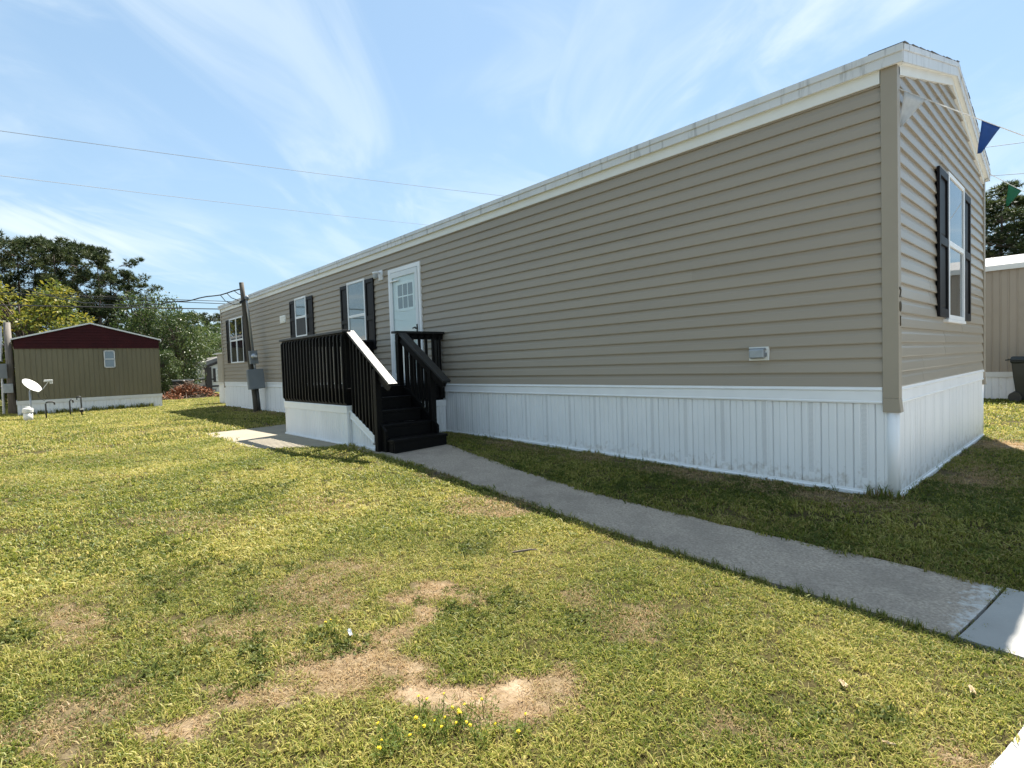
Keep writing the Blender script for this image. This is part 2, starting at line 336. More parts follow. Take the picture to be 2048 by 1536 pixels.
def thing(name, label, cat, loc, rz=0, group=None, local=False):
    o = bpy.data.objects.new(name, None); C.objects.link(o); o.location = loc; o.rotation_euler = (0, 0, rz); o.empty_display_size = .2
    if local: o['_local'] = 1
    return tag(o, label, cat, group)
def inst(me, name, parent, loc=(0, 0, 0), rot=(0, 0, 0), sc=1):
    o = bpy.data.objects.new(name, me); C.objects.link(o); o.parent = parent; o.location = loc; o.rotation_euler = rot
    o.scale = (sc, sc, sc) if not hasattr(sc, '__len__') else sc
    return o

# ---------------------------------------------------------------- ground
def ellipses():
    """bare patches: pixel centre and half sizes turned into ground ellipses"""
    out = []
    for px, py, rx, ry, s in [(960, 1392, 190, 34, .95), (830, 1335, 60, 26, .7), (1080, 1440, 110, 22, .75), (700, 1320, 90, 36, .64), (850, 1225, 28, 50, .74), (890, 1180, 42, 14, .68),
                              (800, 1272, 32, 26, .66), (752, 1306, 55, 20, .68), (575, 1375, 60, 24, .60), (470, 1405, 62, 28, .72), (400, 1465, 70, 26, .8), (980, 1010, 90, 22, .42), (640, 1180, 110, 34, .32), (700, 1130, 90, 22, .28),
                              (500, 1250, 110, 34, .28), (150, 1240, 100, 40, .33), (1230, 1240, 80, 30, .28), (1500, 1460, 120, 26, .35), (250, 1400, 90, 40, .35), (1150, 1190, 60, 25, .3), (1900, 1500, 60, 30, .35),
                              (120, 1470, 90, 50, .4), (900, 950, 60, 10, .3), (380, 1040, 120, 25, .22), (640, 1010, 90, 18, .22)]:
        c = onG(px, py); a = onG(px+rx, py)-c; b = onG(px, min(py+ry, 1536))-c
        M2 = np.array([[a[0], b[0]], [a[1], b[1]]]); out.append((c[:2], np.linalg.inv(M2), s))
    return out
ELL = ellipses()
def dryness(x, y):
    x = np.asarray(x, float); y = np.asarray(y, float)
    wx = x+.24*(vnoise(x, y, 3.1, 1)-.5)+.17*(vnoise(x, y, 9, 4)-.5); wy = y+.24*(vnoise(x, y, 3.3, 2)-.5)+.17*(vnoise(x, y, 8, 5)-.5)
    d = np.zeros_like(x)
    for c, Mi, s in ELL:
        u = Mi[0, 0]*(wx-c[0])+Mi[0, 1]*(wy-c[1]); v = Mi[1, 0]*(wx-c[0])+Mi[1, 1]*(wy-c[1])
        q = np.sqrt(u*u+v*v); d = np.maximum(d, s*np.clip((1.35-q)/.6, 0, 1))
    d = d*(.48+.62*vnoise(x, y, 6.5, 14)+.42*vnoise(x, y, 17, 15))
    d = d+.22*np.clip(vnoise(x, y, .55, 8)*.6+vnoise(x, y, 1.9, 9)*.4-.52, 0, 1)*2
    # worn strip along the walls of the home
    near = np.clip(1-np.abs(y+.25)/.45, 0, 1)*(x < .3)*(x > -21)
    d = np.maximum(d, near*(.35+.5*(vnoise(x, y, 2.2, 6)-.3)))
    g = np.clip(1-np.abs(x-.35)/.5, 0, 1)*(y > .4)*(y < 5.2)
    d = np.maximum(d, g*(.3+.75*(vnoise(x, y, 1.6, 11)-.35))+.75*np.clip(1-np.hypot((x-.35)/.5, (y-3.9)/.6), 0, 1))
    return np.clip(d, 0, 1)

def lin(*segs):
    out = [segs[0][0]]
    for a, b, st in segs:
        n = max(1, int(round((b-a)/st))); out += [a+(b-a)*(i+1)/n for i in range(n)]
    return np.array(out)
def build_ground():
    xs = lin((-900, -200, 100), (-200, -60, 20), (-60, -26, 3), (-26, -10, .5), (-10, -3, .16), (-3, 2.2, .07), (2.2, 10, 1), (10, 60, 10), (60, 900, 120))
    ys = lin((-900, -100, 100), (-100, -16, 8), (-16, -6, .6), (-6, -1.4, .07), (-1.4, 6, .2), (6, 16, .8), (16, 80, 8), (80, 900, 120))
    X, Y = np.meshgrid(xs, ys, indexing='ij'); Z = hgt(X, Y)+.016*(vnoise(X, Y, 1.3, 3)-.5)+.010*(vnoise(X, Y, 6, 12)-.5)-.004
    under = drive_edge(Y)+.03 < X
    for P in POLYS: under |= inpoly(X.ravel(), Y.ravel(), P).reshape(X.shape)
    Z = Z-.03*(under & (X < 5.5) & (Y > -9.4) & (Y < 10.9))
    nx, ny = X.shape; v = np.stack([X, Y, Z], -1).reshape(-1, 3)
    i = np.arange(nx-1)[:, None]*ny+np.arange(ny-1)[None]; i = i.ravel(); f = np.stack([i, i+ny, i+ny+1, i+1], -1)
    me = bpy.data.meshes.new('ground'); me.from_pydata(v.tolist(), [], f.tolist()); me.materials.append(MATS['soil'])
    a = me.attributes.new('dry', 'FLOAT', 'POINT'); a.data.foreach_set('value', dryness(v[:, 0], v[:, 1]).astype(np.float32))
    me.polygons.foreach_set('use_smooth', [True]*len(me.polygons)); me.update()
    o = bpy.data.objects.new('ground', me); C.objects.link(o); o['kind'] = 'structure'; return o
# paths: edges read off the photograph, laid on the terrain
near_px = [(765, 912), (900, 951), (1000, 987), (1100, 1021), (1300, 1088), (1500, 1152), (1700, 1212), (1907, 1274)]
far_px = [(893, 888), (960, 912), (1050, 944), (1125, 967), (1200, 990), (1500, 1062), (1750, 1117), (2006, 1176)]
PN = [onG(*p)[:2] for p in near_px]; PF = [onG(*p)[:2] for p in far_px]
PN.insert(0, np.array([-6.7, -1.95])); PF.insert(0, np.array([-6.5, -.72]))
def resample(P, n):
    P = np.array(P); s = np.r_[0, np.cumsum(np.linalg.norm(np.diff(P, axis=0), axis=1))]; t = np.linspace(0, s[-1], n)
    return np.stack([np.interp(t, s, P[:, 0]), np.interp(t, s, P[:, 1])], -1)
NP_ = 90
pn = resample(PN, NP_); pf = resample(PF, NP_)
jit = .02*(vnoise(np.arange(NP_), np.zeros(NP_), .45, 3)-.5); pn[1:-1, 1] += jit[1:-1]; pf[1:-1, 1] += .02*(vnoise(np.arange(NP_), np.ones(NP_), .5, 5)[1:-1]-.5)
def slab(name, A, B, mt, k=8, top=.003, thick=.09):
    """strip between two edge polylines, draped on the terrain, with side faces"""
    A = np.array(A); B = np.array(B); n = len(A); mb = MB(); idx = []
    for i in range(n):
        row = []
        for j in range(k+1):
            p = A[i]+(B[i]-A[i])*j/k; mb.v.append((p[0], p[1], hz(*p)+top)); row.append(len(mb.v)-1)
        idx.append(row)
    for i in range(n-1):
        for j in range(k): mb.f.append((idx[i][j], idx[i+1][j], idx[i+1][j+1], idx[i][j+1]))
    ring = [r[0] for r in idx]+idx[-1][1:]+[r[-1] for r in idx[::-1]][1:]+idx[0][::-1][1:-1]
    base = len(mb.v)
    for q in ring: x, y, z = mb.v[q]; mb.v.append((x, y, z-thick))
    for i in range(len(ring)): j = (i+1) % len(ring); mb.f.append((ring[j], ring[i], base+i, base+j))
    o = mb.build(name, mt); o['kind'] = 'structure'; return o
def lime_stain():
    # pale lime bloom washed from the new slab onto the old one beside the joint
    nt = MATS['concrete_old'].node_tree; N = nt.nodes.new; L = nt.links.new; b = [n for n in nt.nodes if n.type == 'BSDF_PRINCIPLED'][0]; src = b.inputs['Base Color'].links[0].from_socket
    sp = N('ShaderNodeSeparateXYZ'); L(N('ShaderNodeNewGeometry').outputs['Position'], sp.inputs[0])
    mr = N('ShaderNodeMapRange'); mr.inputs['From Min'].default_value = float(pn[-1, 0])-.16; mr.inputs['From Max'].default_value = float(pn[-1, 0])+.03; L(sp.outputs['X'], mr.inputs['Value'])
    n1 = noise(N, L, coords(N, L), 22, 6, .7); ad = N('ShaderNodeMath'); ad.operation = 'MULTIPLY_ADD'; L(mr.outputs[0], ad.inputs[0]); ad.inputs[1].default_value = .36; L(n1, ad.inputs[2])
    th = N('ShaderNodeMapRange'); th.inputs['From Min'].default_value = .74; th.inputs['From Max'].default_value = .92; th.inputs['To Max'].default_value = .75; L(ad.outputs[0], th.inputs['Value'])
    mx = N('ShaderNodeMixRGB'); L(th.outputs[0], mx.inputs[0]); L(src, mx.inputs[1]); mx.inputs[2].default_value = (.62, .62, .60, 1); L(mx.outputs[0], b.inputs['Base Color'])
lime_stain()
slab('concrete_path', pn, pf, 'concrete_old')
JN, JF = pn[-1], pf[-1]; gap = .018
dd = np.array([1., -.05]); dd /= np.linalg.norm(dd)
EN = JN+dd*gap; EF = JF+dd*gap
slab('path_slab', [EN, EN+np.array([.30, -.02])], [EF, EF+np.array([.25, -.02])], 'concrete_new', 6, .008)
DX = onG(2043, 1455)[0]
yy = np.linspace(-9.5, 11, 60); wob = .02*(vnoise(yy, yy*0, 2.1, 4)-.5)
DE = [onG(1975, 1536)[:2], onG(2043, 1455)[:2]]
def drive_edge(y): return np.interp(y, [-9.5, -5., DE[0][1]-.6, DE[0][1], DE[1][1], -2.45, 11], [.5, .62, DE[0][0]-.09, DE[0][0], DE[1][0], DE[1][0]+.03, DE[1][0]+.04])
yy = np.unique(np.r_[yy, np.linspace(-4, -2.2, 30)]); wob = .016*(vnoise(yy, yy*0, 3.1, 4)-.5)
slab('driveway', np.stack([np.full(len(yy), 5.6), yy], -1), np.stack([drive_edge(yy)+wob, yy], -1), 'concrete_new', 12, .004)
pat = [onG(*p)[:2] for p in [(422, 872), (470, 888), (545, 910), (700, 893)]]
PATIO_S = np.array([[-11.1, -2.86], [-9.8, -2.92], [-8.2, -2.95], [-7.55, -2.86], [-6.7, -2.05]]); PATIO_N = np.array([[-11.35, -.45], [-10, -.45], [-8.2, -.45], [-7.5, -.45], [-6.55, -.45]])
slab('patio', resample(PATIO_S, 40), resample(PATIO_N, 40), 'concrete_patio', 10, .004)

def inpoly(x, y, P):
    P = np.array(P); ins = np.zeros(len(x), bool); j = len(P)-1
    for i in range(len(P)):
        c = ((P[i, 1] > y) != (P[j, 1] > y)) & (x < (P[j, 0]-P[i, 0])*(y-P[i, 1])/(P[j, 1]-P[i, 1]+1e-12)+P[i, 0]); ins ^= c; j = i
    return ins
POLYS = [np.r_[pn, pf[::-1]], np.array([EN, EN+[.4, -.02], EF+[.4, -.02], EF]), np.r_[PATIO_S, PATIO_N[::-1]]]
build_ground()

# ---------------------------------------------------------------- the mobile home
L_, W_ = 20.9, 4.72
ZS, CR = .951, .1274            # top of skirting, siding exposure
ZE = 3.62                       # underside of eaves
home = thing('mobile_home', 'long tan vinyl sided mobile home with white skirting and black shutters', 'mobile home', (0, 0, 0))
# dutch lap profile: (height fraction, how far it stands out)
PROF = [(0, .001), (0, .0225), (.06, .0240), (.60, .0145), (.72, .0075), (.86, .0045), (1.0, .004)]
def part(name, parent): o = bpy.data.objects.new(name, None); C.objects.link(o); o.parent = parent; o.empty_display_size = .1; return o
def front_siding():
    w = MB().box(-L_+.02, -.06, .0, .06, ZS-.03, ZE).build('wall', 'corner_tan', home)
    n = 21; rr = random.Random(3)
    for k in range(n):
        z0 = ZS+k*CR; z1 = min(z0+CR, 3.545)
        if k % 2 == 0: joints = sorted([-20.84]+[-(1.2+(k*1.37) % 3.4+3.62*i+rr.uniform(-.15, .15)) for i in range(6) if 1.2+(k*1.37) % 3.4+3.62*i < 20.2]+[-.075])
        for a, b, q in zip(joints[:-1], joints[1:], range(99)):
            mb = MB(); dz = rr.uniform(-.0012, .0012); out = .0011*(q % 2); seg = 8
            xs = [a-(.02 if q else 0)]+[a+(b-a)*i/seg for i in range(1, seg+1)]
            rows = []
            for x in xs:
                wv = .0008*math.sin(x*1.7+k*.9)+.0005*math.sin(x*4.3+k*2.1)
                row = []
                for h, d in PROF: mb.v.append((x, -(d+out+wv*(h < .9)), z0+dz*(h > 0)+h*(z1-z0))); row.append(len(mb.v)-1)
                rows.append(row)
            for r0, r1 in zip(rows[:-1], rows[1:]):
                for i in range(len(PROF)-1): mb.f.append((r0[i], r1[i], r1[i+1], r0[i+1]))
            for r in (rows[0], rows[-1]): mb.f.append(tuple(r))
            mb.build('siding_board', 'siding', w)
front_siding()
SLOPE = .278; YM = W_/2
def rake(y): return 3.765+SLOPE*(min(y, W_-y)+.06)          # roof surface over the gable at y
def gable_siding():
    wpts = [(-.06, .0, ZS-.03), (-.06, W_, ZS-.03), (-.06, W_, 3.6), (-.06, YM, rake(YM)-.12), (-.06, 0, 3.6)]
    w = MB().prism(wpts, (.06, 0, 0)).build('wall', 'corner_tan', home)
    def yr(z):
        lim = 3.575
        if z <= lim: return .045, W_-.045
        t = (z-lim)/SLOPE; return .045+t, W_-.045-t
    rr = random.Random(5); k = 0
    while True:
        z0 = ZS+k*CR; z1 = z0+CR
        if yr(z0)[1]-yr(z0)[0] < .3: break
        a0, b0 = yr(z0); a1, b1 = yr(z1)
        if b1 <= a1: z1 = z0+CR*.5; a1, b1 = yr(z1); 
        if b1 <= a1: break
        jn = [0., .2+.6*((k//2*.37) % 1), 1.] if b0-a0 > 2 else [0., 1.]
        for q in range(len(jn)-1):
            mb = MB(); rows = []; dz = rr.uniform(-.0015, .0015); out = .0012*(q % 2); seg = 9
            for i in range(seg+1):
                t = jn[q]+(jn[q+1]-jn[q])*i/seg - (.004 if (i == 0 and q) else 0); row = []
                for h, d in PROF:
                    a = a0+(a1-a0)*h; b = b0+(b1-b0)*h; y = a+(b-a)*t
                    wv = .0022*math.sin(y*2.1+k*.55+1)*math.sin(k*.3+.8)+.0010*math.sin(y*5.3+k*1.3)
                    mb.v.append((d+out+max(-.003, wv)*(h < .9), y, z0+dz*(h > 0)+h*(z1-z0))); row.append(len(mb.v)-1)
                rows.append(row)
            for r0, r1 in zip(rows[:-1], rows[1:]):
                for i in range(len(PROF)-1): mb.f.append((r0[i], r1[i], r1[i+1], r0[i+1]))
            for r in (rows[0], rows[-1]): mb.f.append(tuple(r))
            mb.build('siding_board', 'siding_gable', w)
        k += 1
gable_siding()
# back and far end walls, plain
MB().box(-L_+.03, -.07, W_-.06, W_-.005, ZS-.3, ZE).build('back_wall', 'corner_tan', home)
MB().prism([(-L_+.025, .01, ZS-.3), (-L_+.025, W_-.01, ZS-.3), (-L_+.025, W_-.01, 3.6), (-L_+.025, YM, rake(YM)-.12), (-L_+.025, .01, 3.6)], (.05, 0, 0)).build('end_wall', 'corner_tan', home)
# corner posts
def cpost(x, y, sx, sy, z0):
    mb = MB(); o = .034
    xa, xb = sorted((x-sx*.085, x+sx*o)); ya, yb = sorted((y-sy*.06, y+sy*o))
    mb.box(xa, xb, ya, yb, z0+.12, ZE+.01)
    # loose flared foot of the trim
    b = [(xa, ya, z0+.12), (xb, ya, z0+.12), (xb, yb, z0+.12), (xa, yb, z0+.12)]
    c = [(xa, ya-sy*-.0, z0), (xb+sx*.012, ya, z0), (xb+sx*.012, yb, z0), (xa, yb, z0)]
    n = len(mb.v); mb.v += c+b; mb.f += [(n+3, n+2, n+1, n), (n, n+1, n+5, n+4), (n+1, n+2, n+6, n+5), (n+2, n+3, n+7, n+6), (n+3, n, n+4, n+7)]
    mb.build('corner_post', 'corner_tan', home, bevel=.004)
cpost(0, 0, 1, -1, .735); cpost(0, W_, 1, 1, .735); cpost(-L_, 0, -1, -1, .735)
# roof: deck with shingles, eave and rake trim
XR0, XR1 = -L_-.09, .085
def roof():
    e0, e1 = -.080, W_+.080; t = .04
    mb = MB(); top = [(e0, 3.758), (YM, 3.765+SLOPE*(YM+.06)), (e1, 3.758)]
    sec = top+[(e1, 3.758-t), (YM, top[1][1]-t), (e0, 3.758-t)]
    mb.prism([(XR0, y, z) for y, z in sec], (XR1-.003-XR0, 0, 0)); r = mb.build('roof', 'shingle', home)
    # shingle butts curling over the rake edge
    rr = random.Random(2); nn = 34; me = None
    for s in (0, 1):
        for i in range(nn//2):
            y = e0+.02+(YM-e0)*i/(nn/2) if s == 0 else e1-.02-(e1-YM)*i/(nn/2)
            dz = SLOPE*(abs(y-(e0 if s == 0 else e1)))
            y2 = y+(.13 if s == 0 else -.13); dz2 = dz+SLOPE*.13; lift = rr.uniform(.004, .008)
            mb = MB().prism([(XR1-.25, y, 3.7615+dz+lift), (XR1-.25, y2, 3.7615+dz2), (XR1-.25, y2, 3.7615+dz2-.006), (XR1-.25, y, 3.7615+dz-.006)], (.250+rr.uniform(0, .010), 0, 0))
            mb.build('shingle', 'shingle', r)
    # eaves
    for (ya, yb, yc, yd) in ((-.072, -.06, -.086, -.068), (W_+.06, W_+.072, W_+.068, W_+.086)):
        MB().box(XR0, XR1-.004, ya, yb, 3.618, 3.703).build('fascia_board', 'fascia_white', home, bevel=.002)
        MB().box(XR0-.004, XR1, yc, yd, 3.699, 3.7575).build('drip_edge', 'fascia_white', home, bevel=.003)
    MB().box(XR0+.02, XR1-.02, -.0605, .02, 3.626, 3.634).build('soffit', 'soffit_cream', home)
    MB().box(XR0+.02, XR1-.02, W_-.02, W_+.0605, 3.626, 3.634).build('soffit', 'soffit_cream', home)
    MB().box(-L_-.0, -.09, -.033, -.002, 3.515, 3.627).build('frieze_board', 'soffit_cream', home)
    # rakes over the near gable
    for s in (0, 1):
        def P(y, z, x): return (x, y if s == 0 else W_-y, z)
        def zr(y): return 3.758+SLOPE*(y+.088)
        a, b = -.05, YM
        pts = lambda x, lo, hi, y0=a, y1=b: [P(y0, zr(y0)-hi, x), P(y1, zr(y1)-hi, x), P(y1, zr(y1)-lo, x), P(y0, zr(y0)-lo, x)]
        MB().prism(pts(.068, .052, .150, a+.018), (.011, 0, 0)).build('rake_board', 'fascia_white', home, bevel=.002)
        MB().prism(pts(.072, .004, .056), (.017, 0, 0)).build('rake_drip_edge', 'fascia_white', home, bevel=.003)
        MB().prism(pts(.0, .136, .142, .0), (.07, 0, 0)).build('rake_soffit', 'soffit_cream', home)
        MB().prism(pts(.006, .142, .232, .03), (.028, 0, 0)).build('rake_frieze', 'soffit_cream', home)
    for s in (0, 1):
        q = lambda y: y if s == 0 else W_-y
        MB().prism([(XR0, q(-.05), 3.66), (XR0, q(YM), 3.66+SLOPE*(YM+.05)), (XR0, q(YM), 3.76+SLOPE*(YM+.05)), (XR0, q(-.05), 3.75)], (.02, 0, 0)).build('rake_board', 'fascia_white', home)
roof()
# skirting: vinyl panels with V grooves, a top band and a track on the ground
PW = .435
def skirt_panel_mesh():
    prof = [(0, -.014), (.006, -.003), (.012, 0), (.062, 0), (.067, -.008), (.072, 0), (.125, .0), (.133, -.018), (.141, 0), (.178, .001), (.186, -.004), (.1935, .001), (.2415, .001), (.249, -.004), (.257, .001), (.294, 0), (.302, -.018), (.310, 0), (.363, 0), (.368, -.008), (.373, 0), (.423, 0), (.429, -.003), (PW, -.014)]
    mb = MB()
    for u, d in prof: mb.v += [(u, -d-.006, -.12), (u, -d-.006, .87)]
    for i in range(len(prof)-1): mb.f.append((2*i, 2*i+2, 2*i+3, 2*i+1))
    return mb.mesh('skirt_panel', 'skirt_vinyl')
SK = skirt_panel_mesh()
def skirting():
    s = MB().box(-L_+.04, -.05, .03, .07, -.1, .9).build('skirting', 'interior_dark', home)
    n = int(L_/PW)
    x = -.232-.2175
    xs = [x+PW*i for i in range(-60, 3) if -L_-.02 <= x+PW*i and x+PW*i+PW <= .0]
    for x in xs: inst(SK, 'skirt_panel', s, (x, 0, 0))
    MB().box(xs[-1]+PW-.004, .012, -.012, .0, -.12, .87).build('skirt_panel', 'skirt_vinyl', s)
    MB().box(-L_-.01, xs[0]+.004, -.008, .0, -.12, .87).build('skirt_panel', 'skirt_vinyl', s)
    y = .05
    while y+PW <= W_: inst(SK, 'skirt_panel', s, (.0, y, 0), (0, 0, R(90))); y += PW*.93
    MB().box(0, .008, y-.02, W_, -.12, .87).build('skirt_panel', 'skirt_vinyl', s)
    # rounded corner piece
    MB().tube([(-.022, .022, -.12), (-.022, .022, .88)], .047, 20).build('corner_roll', 'white_trim', s, smooth=True)
    MB().tube([(-.022, W_-.022, -.12), (-.022, W_-.022, .88)], .04, 16).build('corner_roll', 'white_trim', s, smooth=True)
    MB().box(-L_, -L_+.04, .0, W_, -.12, .9).build('end_skirt', 'white_trim', s)
    MB().box(-L_, 0, W_-.04, W_-.0, -.12, .9).build('back_skirt', 'white_trim', s)
    # top band: lip, face, small lower bead
    def band(pts, name='top_band'):
        MB().prism(pts[0], pts[1]).build(name, 'white_trim', s, bevel=.002)
    prof = [(0, .80), (.024, .808), (.026, .823), (.020, .828), (.019, .915), (.030, .921), (.030, .935), (.024, .938), (.026, .951), (0, .951)]
    band(([(-L_-.01, -.003-d, z) for d, z in prof], (L_+.01-.088, 0, 0)))
    cut = 3.55
    band(([(.003+d, .062, z) for d, z in prof], (0, cut-.062, 0))); band(([(.002+d, cut+.006, z) for d, z in prof], (0, W_-.062-cut-.006, 0)))
    # ground track following the soil
    def track(f, n, name):
        mb = MB()
        for i in range(n+1):
            x, y, nx, ny = f(i/n); z = hz(x, y)
            for d, h in ((0, -.03), (.022, -.03), (.022, .022), (.008, .027), (.008, .045), (0, .045)): mb.v.append((x+nx*d, y+ny*d, z+h))
        for i in range(n):
            for j in range(5): mb.f.append((i*6+j, i*6+6+j, i*6+7+j, i*6+j+1))
        mb.build(name, 'white_trim', s)
    track(lambda t: (-L_+L_*t, -.003, 0, -1), 60, 'ground_track'); track(lambda t: (.003, W_*t, 1, 0), 24, 'ground_track')
skirting()

# windows: frame, sashes, panes and shutters
def quadbox(axis, a0, a1, z0, z1, d0, d1):
    d1 += .010; d0 += .010 if d0 > 0 else 0
    """box on the front wall (axis 'y', depth outwards -y) or on the gable (axis 'x', outwards +x)"""
    return MB().box(a0, a1, -d0, -d1, z0, z1) if axis == 'y' else MB().box(d0, d1, a0, a1, z0, z1)
def window(axis, a0, a1, z0, z1, zm, mulls=0, lower='dark', upper='dark'):
    w = MB(); fw = .045; D0, D1 = .0, .042
    def bar(x0, x1, y0, y1, d1=D1):
        q = quadbox(axis, x0, x1, y0, y1, D0, d1); n = len(w.v); w.v += q.v; w.f += [tuple(n+i for i in f) for f in q.f]
    bar(a0, a0+fw, z0+fw, z1-fw); bar(a1-fw, a1, z0+fw, z1-fw); bar(a0, a1, z0, z0+fw); bar(a0, a1, z1-fw, z1)
    for i in range(mulls): c = a0+(a1-a0)*(i+1)/(mulls+1); bar(c-.035, c+.035, z0+fw, z1-fw, D1-.002)
    o = w.build('window', 'white_trim', home, bevel=.003)
    xs = [a0+(a1-a0)*i/(mulls+1) for i in range(mulls+2)]
    for i in range(mulls+1):
        l = xs[i]+(fw if i == 0 else .035); r = xs[i+1]-(fw if i == mulls else .035)
        quadbox(axis, l, r, zm-.028, zm+.028, D0, .038).build('meeting_rail', 'white_trim', o, bevel=.002)
        quadbox(axis, l, r, zm+.026, z1-fw+.002, .0275, .0300).build('pane', 'glass', o)
        quadbox(axis, l, r, z0+fw-.002, zm-.026, .0195, .0220).build('pane', 'glass', o)
        if lower == 'screen': quadbox(axis, l, r, z0+fw, zm-.027, .0262, .0272).build('insect_screen', 'screen_grey', o)
        for zz0, zz1, kind in ((zm, z1-fw, upper), (z0+fw, zm, lower)):
            if kind == 'blind':
                n = int((zz1-zz0)/.028); b = MB()
                for k in range(n):
                    q = quadbox(axis, l, r, zz0+.002+k*.028, zz0+.026+k*.028, .0165, .0185 if k % 2 else .0190); m_ = len(b.v); b.v += q.v; b.f += [tuple(m_+i for i in f) for f in q.f]
                b.build('blind', 'blind_white', o)
            else: quadbox(axis, l, r, zz0, zz1, .0185, .0190).build('backing', 'interior_dark', o)
    return o
def shutter(axis, a0, a1, z0, z1, zm):
    d0, d1 = .014, .040; st = .055
    s = MB(); 
    def bar(x0, x1, y0, y1, q1=d1):
        q = quadbox(axis, x0, x1, y0, y1, d0, q1); n = len(s.v); s.v += q.v; s.f += [tuple(n+i for i in f) for f in q.f]
    bar(a0, a0+st, z0, z1); bar(a1-st, a1, z0, z1); bar(a0+st, a1-st, z0, z0+.09); bar(a0+st, a1-st, z1-.08, z1); bar(a0+st, a1-st, zm-.045, zm+.045)
    bar(a0+st, a1-st, z0+.09, z1-.08, d0+.006)
    o = s.build('shutter', 'shutter_black', home, bevel=.003)
    for p0, p1 in ((z0+.09, zm-.045), (zm+.045, z1-.08)):
        i0, i1, k = a0+st+.012, a1-st-.012, .02; q0, q1 = p0+.015, p1-.015
        mb = MB()
        def P(a, z, d): return (a, -d, z) if axis == 'y' else (d, a, z)
        lo = [P(i0, q0, d0+.0065), P(i1, q0, d0+.0065), P(i1, q1, d0+.0065), P(i0, q1, d0+.0065)]; hi = [P(i0+k, q0+k, d1-.006), P(i1-k, q0+k, d1-.006), P(i1-k, q1-k, d1-.006), P(i0+k, q1-k, d1-.006)]
        mb.v = lo+hi; mb.f = [(4, 5, 6, 7)]+[(i, (i+1) % 4, 4+(i+1) % 4, 4+i) for i in range(4)]
        mb.build('raised_panel', 'shutter_black', o)
    return o
window('y', -10.27, -9.43, 1.66, 3.19, 2.43, 0, 'blind', 'blind'); shutter('y', -10.63, -10.275, 1.66, 3.15, 2.33); shutter('y', -9.42, -9.05, 1.66, 3.15, 2.33)
window('y', -13.45, -12.68, 2.16, 3.20, 2.68, 0, 'screen', 'blind'); shutter('y', -13.85, -13.46, 2.16, 3.16, 2.66); shutter('y', -12.66, -12.26, 2.16, 3.16, 2.66)
window('y', -19.75, -18.2, 1.61, 3.17, 2.40, 1); shutter('y', -20.18, -19.77, 1.63, 3.16, 2.36); shutter('y', -18.18, -17.78, 1.63, 3.16, 2.36)
window('x', 2.02, 2.97, 1.59, 3.18, 2.42, 0, 'dark', 'dark'); shutter('x', 1.55, 2.01, 1.60, 3.14, 2.40); shutter('x', 2.98, 3.42, 1.60, 3.14, 2.40)
MB().box(.004, .055, 1.96, 3.03, 1.555, 1.588).build('window_sill', 'white_trim', home, bevel=.003)

# entry: jamb, inner door with a six light window, storm door in front
def entry():
    x0, x1, z0, z1 = -8.42, -7.26, 1.0, 3.20
    j = MB(); 
    for b in ((x0, x0+.075, z0, z1), (x1-.075, x1, z0, z1), (x0+.075, x1-.075, z1-.075, z1)): j.box(b[0], b[1], .02, -.034, b[2], b[3])
    o = j.build('door_frame', 'white_trim', home, bevel=.003)
    MB().box(x0-.02, x1+.02, .0, -.07, z0-.045, z0+.002).build('threshold', 'galv', o, bevel=.003)
    a0, a1, b0, b1 = x0+.08, x1-.08, z0+.01, z1-.085
    d = MB().box(a0, a1, -.0045, -.0185, b0, b1).build('entry_door', 'door_white', home)
    gx0, gx1, gz0, gz1 = a0+.26, a1-.20, 2.40, 2.86
    g = MB()
    for q in ((gx0-.05, gx1+.05, gz0-.05, gz0), (gx0-.05, gx1+.05, gz1, gz1+.05), (gx0-.05, gx0, gz0, gz1), (gx1, gx1+.05, gz0, gz1)): g.box(q[0], q[1], -.0185, -.0235, q[2], q[3])
    for i in (1, 2): c = gx0+(gx1-gx0)*i/3; g.box(c-.012, c+.012, -.0185, -.0225, gz0, gz1)
    c = (gz0+gz1)/2; g.box(gx0, gx1, -.0186, -.0222, c-.012, c+.012)
    g.build('door_light_grid', 'white_trim', d)
    for i in range(3):
        for k in range(2): MB().box(gx0+(gx1-gx0)*i/3, gx0+(gx1-gx0)*(i+1)/3, -.0184, -.0196, gz0+(gz1-gz0)*k/2, gz0+(gz1-gz0)*(k+1)/2).build('pane', 'panel_grey', d)
    s = MB()
    for q in ((a0, a0+.085, b0, b1), (a1-.085, a1, b0, b1), (a0+.085, a1-.085, b1-.10, b1), (a0+.085, a1-.085, b0, b0+.13)): s.box(q[0], q[1], -.026, -.046, q[2], q[3])
    st = s.build('storm_door', 'door_white', home, bevel=.003)
    MB().box(a0+.08, a1-.08, -.034, -.037, b0+.12, b1-.095).build('glass', 'glass_storm', st)
    MB().box(a0+.08, a1-.08, -.03, -.043, 1.78, 1.80).build('sash_bar', 'white_trim', st)
    h = MB().box(a1-.075, a1-.03, -.046, -.053, 1.90, 2.06).tube([(a1-.052, -.05, 1.98), (a1-.052, -.095, 1.98)], .012, 10).tube([(a1-.052, -.09, 2.0), (a1-.13, -.095, 1.985)], .013, 10)
    h.build('handle', 'black_paint', st, bevel=.002)
    MB().tube([(a0+.02, -.05, 2.95), (a0+.34, -.055, 2.95)], .016, 8).build('door_closer', 'white_trim', st)
    for q in (o, d, st): q.location.y -= .010
entry()
